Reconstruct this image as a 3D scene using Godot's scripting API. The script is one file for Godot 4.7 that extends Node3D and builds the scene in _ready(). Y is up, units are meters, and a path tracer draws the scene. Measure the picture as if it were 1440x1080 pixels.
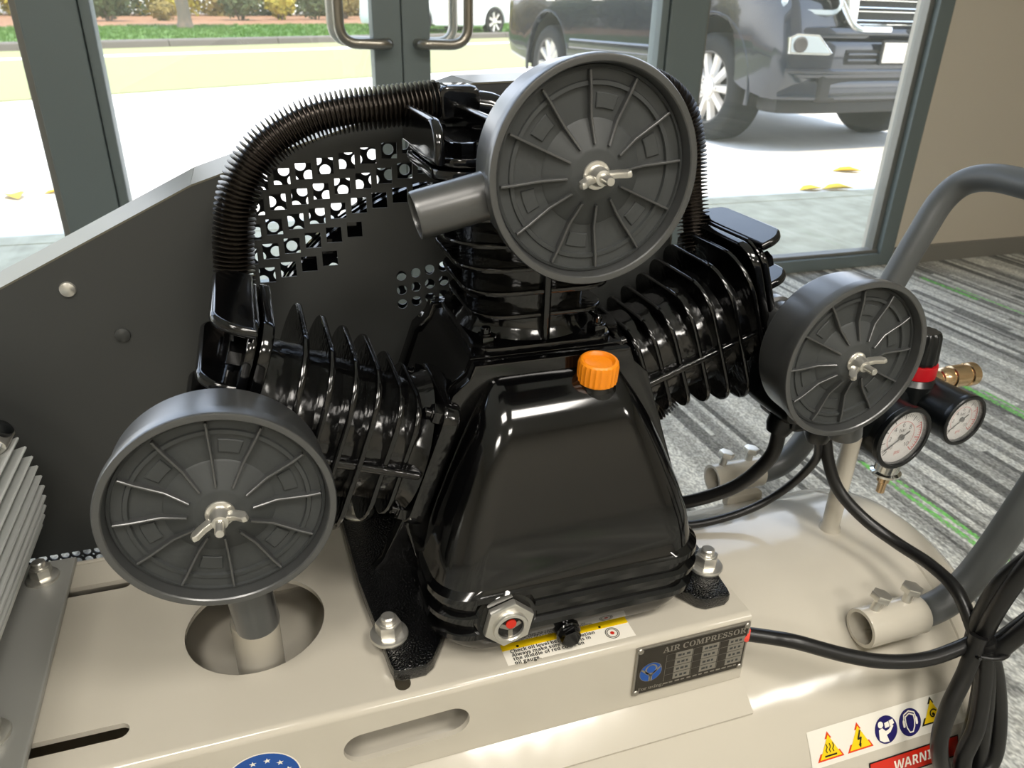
extends Node3D
# Showroom air compressor in front of a glazed shop front. All lengths below are in working units; S turns them into metres.
const S := 0.86
var SC := S
var rng := RandomNumberGenerator.new()


class MB:
	var v := PackedVector3Array()
	var uv := PackedVector2Array()

	func tri(a: Vector3, b: Vector3, c: Vector3) -> void:
		v.append(a); v.append(b); v.append(c)

	func quad(a: Vector3, b: Vector3, c: Vector3, d: Vector3) -> void:
		v.append(a); v.append(b); v.append(c); v.append(a); v.append(c); v.append(d)

	func loft(rings: Array, cap0 := true, cap1 := true, closed := true) -> void:
		var n: int = rings[0].size()
		for k in rings.size() - 1:
			var p: PackedVector3Array = rings[k]
			var q: PackedVector3Array = rings[k + 1]
			for i in (n if closed else n - 1):
				var j := (i + 1) % n
				quad(p[i], p[j], q[j], q[i])
		if cap0:
			fan(rings[0], true)
		if cap1:
			fan(rings[rings.size() - 1], false)

	func fan(r: PackedVector3Array, flip: bool) -> void:
		var c := Vector3.ZERO
		for p in r:
			c += p
		c /= r.size()
		for i in r.size():
			var j := (i + 1) % r.size()
			if flip:
				tri(c, r[j], r[i])
			else:
				tri(c, r[i], r[j])

	func add(o: MB, xf := Transform3D()) -> void:
		var flip := xf.basis.determinant() < 0.0
		for i in range(0, o.v.size(), 3):
			if flip:
				tri(xf * o.v[i], xf * o.v[i + 2], xf * o.v[i + 1])
			else:
				tri(xf * o.v[i], xf * o.v[i + 1], xf * o.v[i + 2])

	# prism of a 2D outline (counterclockwise in the frame's x, y), from h0 to h1 along the frame's z
	func prism(poly: PackedVector2Array, xf: Transform3D, h0: float, h1: float, bev := 0.0, steps := 2) -> void:
		if Geometry2D.is_polygon_clockwise(poly) == false:
			pass
		var rings := []
		var hs := []
		if bev > 0.0:
			for k in steps + 1:
				var a := PI / 2 * k / steps
				hs.append([h0 + bev * (1.0 - sin(a)), bev * (1.0 - cos(a))])
			hs.reverse()
			hs = []
			for k in steps + 1:
				var a := PI / 2 * k / steps
				hs.append([h0 + bev * (1.0 - cos(a)), bev * (1.0 - sin(a))])
			for k in steps + 1:
				var a := PI / 2 * (steps - k) / steps
				hs.append([h1 - bev * (1.0 - cos(a)), bev * (1.0 - sin(a))])
		else:
			hs = [[h0, 0.0], [h1, 0.0]]
		for h in hs:
			var r := PackedVector3Array()
			for p in MB.inset(poly, h[1]):
				r.append(xf * Vector3(p.x, p.y, h[0]))
			rings.append(r)
		loft(rings, false, false)
		var ins := MB.inset(poly, bev)
		var t := Geometry2D.triangulate_polygon(ins)
		for i in range(0, t.size(), 3):
			var a := ins[t[i]]
			var b := ins[t[i + 1]]
			var c := ins[t[i + 2]]
			if (b - a).cross(c - a) < 0:
				var s := b
				b = c
				c = s
			tri(xf * Vector3(a.x, a.y, h1), xf * Vector3(b.x, b.y, h1), xf * Vector3(c.x, c.y, h1))
			tri(xf * Vector3(a.x, a.y, h0), xf * Vector3(c.x, c.y, h0), xf * Vector3(b.x, b.y, h0))

	static func inset(poly: PackedVector2Array, d: float) -> PackedVector2Array:
		if d == 0.0:
			return poly
		var r := PackedVector2Array()
		var n := poly.size()
		for i in n:
			var e0 := (poly[i] - poly[(i + n - 1) % n]).normalized()
			var e1 := (poly[(i + 1) % n] - poly[i]).normalized()
			var n0 := Vector2(-e0.y, e0.x)
			var n1 := Vector2(-e1.y, e1.x)
			var m := (n0 + n1)
			var k := m.length_squared()
			r.append(poly[i] + (m * (2.0 * d / maxf(k, 0.6))))
		return r

	# profile of [radius, height] pairs from the bottom of the axis, out and round to its top
	func lathe(prof: Array, xf := Transform3D(), segs := 32) -> void:
		var rings := []
		for p in prof:
			var r := PackedVector3Array()
			for i in segs:
				var a := TAU * i / segs
				r.append(xf * Vector3(p[0] * cos(a), p[0] * sin(a), p[1]))
			rings.append(r)
		loft(rings, prof[0][0] > 1e-6, prof[prof.size() - 1][0] > 1e-6)

	func tube(path: PackedVector3Array, rad: float, segs := 14, closed := false, caps := true) -> void:
		var n := path.size()
		var rings := []
		var t0 := (path[1] - path[0]).normalized()
		var u := t0.cross(Vector3.UP if absf(t0.y) < 0.9 else Vector3.RIGHT).normalized()
		for k in n:
			var t: Vector3
			if closed:
				t = (path[(k + 1) % n] - path[(k + n - 1) % n]).normalized()
			else:
				t = (path[mini(k + 1, n - 1)] - path[maxi(k - 1, 0)]).normalized()
			u = (u - t * u.dot(t)).normalized()
			var w := t.cross(u)
			var r := PackedVector3Array()
			for i in segs:
				var a := TAU * i / segs
				r.append(path[k] + (u * cos(a) + w * sin(a)) * rad)
			rings.append(r)
		if closed:
			rings.append(rings[0])
		loft(rings, caps and not closed, caps and not closed)

	func box(c: Vector3, s: Vector3, bev := 0.0, turn := Basis()) -> void:
		var h := s / 2
		var poly := PackedVector2Array([Vector2(-h.x, -h.y), Vector2(h.x, -h.y), Vector2(h.x, h.y), Vector2(-h.x, h.y)])
		if bev > 0.0:
			poly = MB.rrect(h.x, h.y, minf(bev * 1.7, minf(h.x, h.y) * 0.95), 3)
			bev = minf(bev, minf(h.x, h.y) * 0.5)
		prism(poly, Transform3D(turn, c), -h.z, h.z, bev)

	static func rrect(hx: float, hy: float, r: float, n := 4) -> PackedVector2Array:
		var p := PackedVector2Array()
		r = minf(r, minf(hx, hy) * 0.98)
		for q in 4:
			var c := Vector2((hx - r) * (1 if q in [0, 3] else -1), (hy - r) * (1 if q < 2 else -1))
			for i in n + 1:
				var a := PI / 2 * (q + float(i) / n)
				p.append(c + Vector2(cos(a), sin(a)) * r)
		return p

	static func circle(c: Vector2, r: float, n: int, a0 := 0.0) -> PackedVector2Array:
		var p := PackedVector2Array()
		for i in n:
			p.append(c + Vector2(cos(a0 + TAU * i / n), sin(a0 + TAU * i / n)) * r)
		return p

	static func obround(c: Vector2, hl: float, r: float, dir := Vector2.RIGHT, n := 8) -> PackedVector2Array:
		var p := PackedVector2Array()
		for i in n + 1:
			p.append(c + dir * hl + (dir * r).rotated(-PI / 2 + PI * i / n))
		for i in n + 1:
			p.append(c - dir * hl + (dir * r).rotated(PI / 2 + PI * i / n))
		return p

	# a sheet with holes: each hole must be crossed by a cut at its own middle x
	func sheet(outline: PackedVector2Array, holes: Array, xf: Transform3D, h0: float, h1: float, walled := []) -> void:
		var cuts := [-1e3]
		for h in holes:
			var lo := 1e9
			var hi := -1e9
			for p in h:
				lo = minf(lo, p.x); hi = maxf(hi, p.x)
			cuts.append((lo + hi) / 2 + 1.3e-5)
		cuts.append(1e3)
		cuts.sort()
		for k in cuts.size() - 1:
			if cuts[k + 1] - cuts[k] < 1e-5:
				continue
			var slab := PackedVector2Array([Vector2(cuts[k], -1e3), Vector2(cuts[k + 1], -1e3), Vector2(cuts[k + 1], 1e3), Vector2(cuts[k], 1e3)])
			var pieces: Array = Geometry2D.intersect_polygons(outline, slab)
			for h in holes:
				var next := []
				for pc in pieces:
					next.append_array(Geometry2D.clip_polygons(pc, h))
				pieces = next
			for pc in pieces:
				var t := Geometry2D.triangulate_polygon(pc)
				for i in range(0, t.size(), 3):
					var a: Vector2 = pc[t[i]]
					var b: Vector2 = pc[t[i + 1]]
					var c: Vector2 = pc[t[i + 2]]
					if (b - a).cross(c - a) < 0:
						var s := b
						b = c
						c = s
					tri(xf * Vector3(a.x, a.y, h1), xf * Vector3(b.x, b.y, h1), xf * Vector3(c.x, c.y, h1))
					tri(xf * Vector3(a.x, a.y, h0), xf * Vector3(c.x, c.y, h0), xf * Vector3(b.x, b.y, h0))
		for i in outline.size():
			var p := outline[i]
			var q := outline[(i + 1) % outline.size()]
			quad(xf * Vector3(p.x, p.y, h0), xf * Vector3(q.x, q.y, h0), xf * Vector3(q.x, q.y, h1), xf * Vector3(p.x, p.y, h1))
		for h in holes:
			for i in h.size():
				var p: Vector2 = h[i]
				var q: Vector2 = h[(i + 1) % h.size()]
				quad(xf * Vector3(q.x, q.y, h0), xf * Vector3(p.x, p.y, h0), xf * Vector3(p.x, p.y, h1), xf * Vector3(q.x, q.y, h1))

	# one cell of a perforated sheet: centre c, half vectors a and b, a hole outline given about the centre with its corners matched to the cell's
	func cell(c: Vector2, a: Vector2, b: Vector2, hole: PackedVector2Array, xf: Transform3D, h0: float, h1: float) -> void:
		var n := hole.size()
		for i in n:
			var p := c + hole[i]
			var q := c + hole[(i + 1) % n]
			var o := c + MB.on_square(float(i) / n, a, b)
			var w := c + MB.on_square(float(i + 1) / n, a, b)
			quad(xf * Vector3(o.x, o.y, h1), xf * Vector3(w.x, w.y, h1), xf * Vector3(q.x, q.y, h1), xf * Vector3(p.x, p.y, h1))
			quad(xf * Vector3(w.x, w.y, h0), xf * Vector3(o.x, o.y, h0), xf * Vector3(p.x, p.y, h0), xf * Vector3(q.x, q.y, h0))
			quad(xf * Vector3(q.x, q.y, h0), xf * Vector3(p.x, p.y, h0), xf * Vector3(p.x, p.y, h1), xf * Vector3(q.x, q.y, h1))

	static func on_square(t: float, a: Vector2, b: Vector2) -> Vector2:
		var k := fposmod(t + 0.125, 1.0) * 4.0   # t = 0 is the middle of the +a side
		var f := (k - floorf(k)) * 2.0 - 1.0
		match int(k):
			0: return a + b * f
			1: return b - a * f
			2: return -a - b * f
		return -b + a * f

	func mesh(crease := 35.0, scale := 1.0) -> ArrayMesh:
		var n := v.size()
		var nor := PackedVector3Array()
		nor.resize(n)
		var fn := PackedVector3Array()
		fn.resize(n / 3)
		for t in n / 3:
			fn[t] = (v[t * 3 + 1] - v[t * 3]).cross(v[t * 3 + 2] - v[t * 3])
		if crease <= 0.0:
			for t in n / 3:
				var f := fn[t].normalized()
				nor[t * 3] = f; nor[t * 3 + 1] = f; nor[t * 3 + 2] = f
		else:
			var un := PackedVector3Array()
			un.resize(n / 3)
			for t in n / 3:
				un[t] = fn[t].normalized()
			var at := {}
			var keys := []
			keys.resize(n)
			for i in n:
				var p := v[i] * 40000.0
				var k := Vector3i(roundi(p.x), roundi(p.y), roundi(p.z))
				keys[i] = k
				if at.has(k):
					at[k].append(i / 3)
				else:
					at[k] = [i / 3]
			var lim := cos(deg_to_rad(crease))
			for i in n:
				var f := un[i / 3]
				var s := Vector3.ZERO
				for t in at[keys[i]]:
					if un[t].dot(f) > lim:
						s += fn[t]
				nor[i] = s.normalized() if s.length_squared() > 1e-24 else f
		var vv := PackedVector3Array()
		vv.resize(n)
		for t in n / 3:   # front faces run clockwise
			vv[t * 3] = v[t * 3] * scale
			vv[t * 3 + 1] = v[t * 3 + 2] * scale
			vv[t * 3 + 2] = v[t * 3 + 1] * scale
			var x := nor[t * 3 + 1]
			nor[t * 3 + 1] = nor[t * 3 + 2]
			nor[t * 3 + 2] = x
		var arr := []
		arr.resize(Mesh.ARRAY_MAX)
		arr[Mesh.ARRAY_VERTEX] = vv
		arr[Mesh.ARRAY_NORMAL] = nor
		if uv.size() == n:
			var uu := PackedVector2Array()
			uu.resize(n)
			for t in n / 3:
				uu[t * 3] = uv[t * 3]; uu[t * 3 + 1] = uv[t * 3 + 2]; uu[t * 3 + 2] = uv[t * 3 + 1]
			arr[Mesh.ARRAY_TEX_UV] = uu
		var m := ArrayMesh.new()
		if n > 0:
			m.add_surface_from_arrays(Mesh.PRIMITIVE_TRIANGLES, arr)
		return m


# ---------- nodes ----------
func part_mesh(called: String, mesh: Mesh, mat: Material, parent: Node, xf := Transform3D(), label := "") -> MeshInstance3D:
	var o := MeshInstance3D.new()
	o.name = called
	o.mesh = mesh
	o.material_override = mat
	o.transform = Transform3D(xf.basis, xf.origin * SC)
	parent.add_child(o, true)
	if label:
		o.set_meta("label", label)
	return o


func part(called: String, mb: MB, mat: Material, parent: Node, xf := Transform3D(), crease := 35.0, label := "") -> MeshInstance3D:
	return part_mesh(called, mb.mesh(crease, SC), mat, parent, xf, label)


func thing(called: String, label: String, category: String, at: Vector3, turn := 0.0, group := "") -> Node3D:
	var o := Node3D.new()
	o.name = called
	add_child(o, true)
	o.position = at * S
	o.rotation.y = turn
	tag(o, label, category, group)
	return o


func tag(o: Node, label: String, category: String, group := "") -> Node:
	o.set_meta("label", label)
	o.set_meta("category", category)
	if group:
		o.set_meta("group", group)
	return o


func struct_part(called: String, mb: MB, mat: Material, label: String, category: String, crease := 30.0) -> MeshInstance3D:
	var o := part(called, mb, mat, self, Transform3D(), crease)
	o.set_meta("kind", "structure")
	tag(o, label, category)
	return o


# frame whose z runs along dir
func frame(at: Vector3, dir: Vector3, up := Vector3.UP) -> Transform3D:
	var z := dir.normalized()
	var x := up.cross(z)
	if x.length() < 1e-3:
		x = Vector3.RIGHT
	x = x.normalized()
	return Transform3D(Basis(x, z.cross(x), z), at)


func spline(pts: Array, per := 8) -> PackedVector3Array:
	var r := PackedVector3Array()
	for k in pts.size() - 1:
		var p0: Vector3 = pts[maxi(k - 1, 0)]
		var p1: Vector3 = pts[k]
		var p2: Vector3 = pts[k + 1]
		var p3: Vector3 = pts[mini(k + 2, pts.size() - 1)]
		for i in per:
			r.append(p1.cubic_interpolate(p2, p0, p3, float(i) / per))
	r.append(pts[pts.size() - 1])
	return r


# a path with its corners rounded
func bent(pts: Array, rad: float, per := 8) -> PackedVector3Array:
	var r := PackedVector3Array([pts[0]])
	for k in range(1, pts.size() - 1):
		var p: Vector3 = pts[k]
		var a: Vector3 = (pts[k - 1] - p)
		var b: Vector3 = (pts[k + 1] - p)
		var d := minf(rad, minf(a.length(), b.length()) * 0.49)
		var s := p + a.normalized() * d
		var e := p + b.normalized() * d
		for i in per + 1:
			var t := float(i) / per
			r.append(s.lerp(p, t).lerp(p.lerp(e, t), t))
	r.append(pts[pts.size() - 1])
	return r


# lettering as flat triangles in x, y about its centre, height about `size`
func letters(text: String, size: float, bold := 400, font := "Droid Sans", italic := false) -> PackedVector3Array:
	var tm := TextMesh.new()
	var f := SystemFont.new()
	f.font_names = PackedStringArray([font])
	f.font_weight = bold
	f.font_italic = italic
	tm.font = f
	tm.text = text
	tm.font_size = 48
	tm.pixel_size = size / 48.0
	tm.depth = 0.0
	tm.curve_step = 1.5
	var a := tm.get_mesh_arrays()
	var vs: PackedVector3Array = a[Mesh.ARRAY_VERTEX]
	var ix = a[Mesh.ARRAY_INDEX]
	var out := PackedVector3Array()
	if ix == null or ix.size() == 0:
		return vs
	for i in ix:
		out.append(vs[i])
	return out


# flat art: triangles in x, y put on a surface by a function from (x, y, height above it) to a point
func art(mb: MB, tris: PackedVector3Array, off: Vector2, h: float, put: Callable) -> void:
	for i in range(0, tris.size() - 2, 3):
		var a := Vector2(tris[i].x, tris[i].y)
		var b := Vector2(tris[i + 1].x, tris[i + 1].y)
		var c := Vector2(tris[i + 2].x, tris[i + 2].y)
		if (b - a).cross(c - a) < 0:
			var s := b
			b = c
			c = s
		mb.tri(put.call(a + off, h), put.call(b + off, h), put.call(c + off, h))


func art_poly(mb: MB, poly: PackedVector2Array, h: float, put: Callable) -> void:
	var t := Geometry2D.triangulate_polygon(poly)
	var tr := PackedVector3Array()
	for i in t:
		tr.append(Vector3(poly[i].x, poly[i].y, 0))
	art(mb, tr, Vector2.ZERO, h, put)


func art_rect(mb: MB, lo: Vector2, hi: Vector2, h: float, put: Callable, ny := 1) -> void:
	for k in ny:
		var y0 := lerpf(lo.y, hi.y, float(k) / ny)
		var y1 := lerpf(lo.y, hi.y, float(k + 1) / ny)
		art_poly(mb, PackedVector2Array([Vector2(lo.x, y0), Vector2(hi.x, y0), Vector2(hi.x, y1), Vector2(lo.x, y1)]), h, put)


func art_line(mb: MB, pts: Array, w: float, h: float, put: Callable) -> void:
	for k in pts.size() - 1:
		var p: Vector2 = pts[k]
		var q: Vector2 = pts[k + 1]
		var d := (q - p).normalized() * w / 2
		var n := Vector2(-d.y, d.x)
		art_poly(mb, PackedVector2Array([p - d * 0.5 - n, q + d * 0.5 - n, q + d * 0.5 + n, p - d * 0.5 + n]), h, put)


# ---------- materials ----------
var M := {}


func mat(called: String, c: Color, rough := 0.5, metal := 0.0) -> StandardMaterial3D:
	var m := StandardMaterial3D.new()
	m.resource_name = called
	m.albedo_color = c
	m.roughness = rough
	m.metallic = metal
	M[called] = m
	return m


func noise_tex(freq: float, octaves := 3, size := 256, sd := 1, as_normal := false, bump := 4.0, kind := FastNoiseLite.TYPE_SIMPLEX_SMOOTH) -> NoiseTexture2D:
	var n := FastNoiseLite.new()
	n.noise_type = kind
	n.frequency = freq
	n.fractal_octaves = octaves
	n.seed = sd
	var t := NoiseTexture2D.new()
	t.width = size
	t.height = size
	t.seamless = true
	t.noise = n
	t.as_normal_map = as_normal
	t.bump_strength = bump
	return t


func relief(m: StandardMaterial3D, tex: Texture2D, scale_uv: float, depth_cm: float) -> void:
	m.heightmap_enabled = true
	m.heightmap_texture = tex
	m.heightmap_scale = depth_cm
	m.uv1_triplanar = true
	m.uv1_scale = Vector3.ONE * scale_uv


func tinted(m: StandardMaterial3D, tex: NoiseTexture2D, lo: Color, hi: Color) -> void:
	var g := Gradient.new()
	g.set_color(0, lo)
	g.set_color(1, hi)
	tex.color_ramp = g
	m.albedo_texture = tex


func make_materials() -> void:
	var m := mat("black_enamel", Color(0.022, 0.022, 0.024), 0.1)
	m.metallic_specular = 0.6
	relief(m, noise_tex(0.02, 2, 256, 3), 4.0, 0.008)
	m = mat("cast_enamel", Color(0.03, 0.03, 0.032), 0.14)
	m.metallic_specular = 0.6
	relief(m, noise_tex(0.06, 2, 256, 5), 8.0, 0.025)
	m = mat("foot_enamel", Color(0.035, 0.037, 0.042), 0.2)
	m.metallic_specular = 0.65
	relief(m, noise_tex(0.1, 2, 256, 6), 20.0, 0.06)
	m = mat("filter_plastic", Color(0.225, 0.23, 0.23), 0.36)
	m.metallic_specular = 0.7
	m.clearcoat_enabled = true
	m.clearcoat = 0.7
	m.clearcoat_roughness = 0.25
	m = mat("filter_cover", Color(0.225, 0.235, 0.235), 0.55)
	relief(m, noise_tex(0.08, 2, 256, 8), 9.0, 0.01)
	m = mat("cream_paint", Color(0.765, 0.74, 0.685), 0.13)
	relief(m, noise_tex(0.022, 2, 256, 9), 4.0, 0.03)
	mat("guard_black", Color(0.22, 0.225, 0.22), 0.42)
	mat("guard_rim", Color(0.42, 0.41, 0.36), 0.3, 0.3)
	mat("mesh_black", Color(0.16, 0.16, 0.165), 0.45)
	mat("zinc", Color(0.86, 0.85, 0.82), 0.3, 0.85)
	mat("chrome", Color(0.9, 0.9, 0.88), 0.12, 1.0)
	mat("brass", Color(0.88, 0.76, 0.6), 0.24, 1.0)
	m = mat("motor_silver", Color(0.84, 0.85, 0.84), 0.42, 0.3)
	relief(m, noise_tex(0.04, 2, 256, 12), 5.0, 0.02)
	m = mat("bracket_steel", Color(0.68, 0.68, 0.66), 0.4, 0.25)
	mat("orange_plastic", Color(0.96, 0.56, 0.07), 0.38)
	mat("red_plastic", Color(0.72, 0.05, 0.1), 0.4)
	mat("red_grommet", Color(0.9, 0.3, 0.24), 0.5)
	mat("regulator_black", Color(0.05, 0.06, 0.065), 0.28)
	mat("handle_black", Color(0.3, 0.31, 0.31), 0.4)
	mat("cable_rubber", Color(0.085, 0.085, 0.085), 0.32)
	mat("finned_steel", Color(0.2, 0.18, 0.16), 0.3, 0.75)
	mat("rubber", Color(0.05, 0.05, 0.05), 0.8)
	mat("white_print", Color(0.95, 0.93, 0.88), 0.35)
	mat("label_white", Color(0.9, 0.885, 0.84), 0.3)
	mat("black_print", Color(0.05, 0.05, 0.05), 0.4)
	mat("red_print", Color(0.8, 0.16, 0.08), 0.35)
	mat("orange_print", Color(0.85, 0.25, 0.06), 0.35)
	mat("yellow_print", Color(0.95, 0.8, 0.06), 0.35)
	mat("navy_print", Color(0.12, 0.1, 0.36), 0.35)
	mat("blue_print", Color(0.06, 0.3, 0.62), 0.35)
	mat("dial_face", Color(0.88, 0.87, 0.86), 0.4)
	mat("plate_dark", Color(0.2, 0.18, 0.15), 0.4, 0.3)
	mat("plate_silver", Color(0.62, 0.6, 0.56), 0.35, 0.7)
	m = mat("lens", Color(1, 1, 1, 0.06), 0.02)
	m.transparency = BaseMaterial3D.TRANSPARENCY_ALPHA
	m = mat("glass", Color(0.94, 1.0, 0.98, 0.05), 0.0)
	m.transparency = BaseMaterial3D.TRANSPARENCY_ALPHA
	mat("frame_dark", Color(0.42, 0.46, 0.46), 0.42, 0.2)
	mat("frame_light", Color(0.5, 0.5, 0.48), 0.35, 0.5)
	mat("handle_steel", Color(0.6, 0.58, 0.54), 0.28, 1.0)
	m = mat("wall_beige", Color(0.75, 0.715, 0.65), 0.85)
	relief(m, noise_tex(0.06, 3, 256, 21), 2.0, 0.03)
	mat("baseboard_grey", Color(0.46, 0.45, 0.42), 0.6)
	mat("ceiling_white", Color(0.86, 0.86, 0.84), 0.9)
	m = mat("wall_white", Color(0.8, 0.78, 0.73), 0.9)
	m = mat("lamp_panel", Color(1, 1, 1), 0.5)
	m.emission_enabled = true
	m.emission = Color(1.0, 0.95, 0.87)
	m.emission_energy_multiplier = 5.0


const LAMP := 2.65


func _ready() -> void:
	# camera
	var cam := Camera3D.new()
	cam.name = "camera"
	cam.fov = 53.98
	cam.near = 0.02
	cam.far = 400.0
	cam.rotation_order = EULER_ORDER_YXZ
	cam.position = Vector3(0, 1.0, 0) * S
	cam.rotation_degrees = Vector3(-26.1, -18.85, 1.34)
	var lens := CameraAttributesPhysical.new()   # a phone lens focused on the machine
	lens.frustum_focal_length = 23.56
	lens.frustum_focus_distance = 0.5
	lens.exposure_aperture = 17.0
	lens.frustum_near = 0.02
	lens.frustum_far = 400.0
	cam.attributes = lens
	add_child(cam)
	cam.current = true
	# sky and exposure
	var sm := ProceduralSkyMaterial.new()
	sm.sky_top_color = Color(0.68, 0.75, 0.85)
	sm.sky_horizon_color = Color(0.95, 0.95, 0.94)
	sm.ground_horizon_color = Color(0.8, 0.8, 0.78)
	sm.ground_bottom_color = Color(0.5, 0.5, 0.48)
	sm.sky_energy_multiplier = 1.95
	sm.sun_angle_max = 3.0
	var sky := Sky.new()
	sky.sky_material = sm
	var env := Environment.new()
	env.background_mode = Environment.BG_SKY
	env.sky = sky
	env.ambient_light_source = Environment.AMBIENT_SOURCE_DISABLED
	env.tonemap_mode = Environment.TONE_MAPPER_LINEAR
	env.tonemap_exposure = 1.0
	env.sdfgi_enabled = true
	env.ssao_enabled = true
	env.ssil_enabled = true
	var we := WorldEnvironment.new()
	we.name = "world_environment"
	we.environment = env
	add_child(we)
	# sun, high behind the building, which shades its own porch
	var sun := DirectionalLight3D.new()
	sun.name = "sun"
	sun.light_color = Color(1.0, 0.91, 0.76)
	sun.light_energy = 1.7
	sun.light_angular_distance = 0.6
	sun.shadow_enabled = true
	sun.sky_mode = DirectionalLight3D.SKY_MODE_LIGHT_ONLY
	sun.rotation_degrees = Vector3(-69, 8, 0)
	add_child(sun)
	make_materials()
	build_room()
	build_outside()
	build_compressor()
	build_cars()


const KP := Vector2(-1.31, -17.95)
const KD := Vector2(0.87, -0.493)
const KN := Vector2(-0.493, -0.87)


func slope_y(z: float) -> float:
	return 0.0247 * maxf(0.0, -7.0 - z)


func road_point(s: float, q: float, lift := 0.0) -> Vector3:
	var p := KP + KD * s + KN * q
	var y := slope_y(p.y)
	if q > 0.0:
		var k := KP + KD * s
		y = slope_y(k.y)
	return Vector3(p.x, y + lift, p.y)


# ground strip along the street from offset q0 to q1, thick enough to be solid
func strip(q0: float, q1: float, l0: float, l1: float, s0 := -40.0, s1 := 70.0, n := 44, thick := 0.15) -> MB:
	var mb := MB.new()
	for k in n:
		var a := lerpf(s0, s1, float(k) / n)
		var b := lerpf(s0, s1, float(k + 1) / n)
		var p := [road_point(a, q0, l0), road_point(b, q0, l0), road_point(b, q1, l1), road_point(a, q1, l1)]
		mb.quad(p[0], p[1], p[2], p[3])
		var d := Vector3(0, -thick, 0)
		mb.quad(p[0] + d, p[1] + d, p[1], p[0])
		mb.quad(p[2] + d, p[3] + d, p[3], p[2])
		mb.quad(p[3] + d, p[2] + d, p[1] + d, p[0] + d)
	return mb


func carpet_texture() -> ImageTexture:
	var w := 1400
	var h := 720
	var tone := PackedFloat32Array()
	tone.resize(w * h)
	tone.fill(0.36)
	var green := PackedFloat32Array()
	green.resize(w * h)
	rng.seed = 77
	# stripes run along z: 3 mm a pixel across, 5 mm along
	var tones := [0.37, 0.44, 0.52, 0.58, 0.63, 0.69, 0.72, 0.76]
	for layer in 2:
		var x := 0
		while x < w:
			var wd := rng.randi_range(3, 13) if layer == 0 else rng.randi_range(2, 7)
			var z := -rng.randi_range(0, 100)
			while z < h:
				var ln := rng.randi_range(60, 230)
				var t: float = tones[rng.randi_range(0, 7)]
				if layer == 0 or rng.randf() < 0.45:
					for i in range(x, mini(x + wd, w)):
						for j in range(maxi(z, 0), mini(z + ln, h)):
							tone[j * w + i] = t
				z += ln
			x += wd + (rng.randi_range(2, 12) if layer == 1 else 0)
	# green dashes: x, z, width, length in units from the texture's corner (0.6, -2.66)
	for g in [[1.375, -1.27, 0.018, 0.75], [1.40, -1.2, 0.012, 0.6], [2.73, -2.45, 0.025, 0.3], [2.765, -2.3, 0.012, 0.35], [2.0, -1.55, 0.022, 0.42], [2.03, -1.5, 0.012, 0.3], [3.6, -2.5, 0.02, 0.4], [1.6, -0.45, 0.02, 0.4], [3.3, -1.6, 0.025, 0.5], [4.2, -2.2, 0.02, 0.5], [0.75, -2.3, 0.02, 0.4]]:
		var x0 := int((g[0] - g[2] / 2 - 0.6) / 0.003)
		var z0 := int((g[1] + 2.66) / 0.005)
		for i in range(x0, x0 + maxi(3, int(g[2] / 0.003))):
			for j in range(z0, z0 + int(g[3] / 0.005)):
				if i >= 0 and i < w and j >= 0 and j < h:
					green[j * w + i] = 1.0
	var data := PackedByteArray()
	data.resize(w * h * 3)
	var sd := 12345
	for k in w * h:
		sd = (sd * 1103515245 + 12345) & 0x7fffffff
		var nz := float((sd >> 8) & 0xffff) / 65535.0 - 0.5
		var t := clampf(tone[k] * (1.0 + nz * 0.42) + nz * 0.05, 0.03, 1.0)
		if green[k] > 0.5 and nz > -0.22:
			data[k * 3] = int(clampf(0.42 + nz * 0.2, 0, 1) * 255)
			data[k * 3 + 1] = int(clampf(0.7 + nz * 0.25, 0, 1) * 255)
			data[k * 3 + 2] = int(clampf(0.33 + nz * 0.2, 0, 1) * 255)
		else:
			data[k * 3] = int(t * 255)
			data[k * 3 + 1] = int(t * 253)
			data[k * 3 + 2] = int(t * 240)
	return ImageTexture.create_from_image(Image.create_from_data(w, h, false, Image.FORMAT_RGB8, data))


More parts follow.
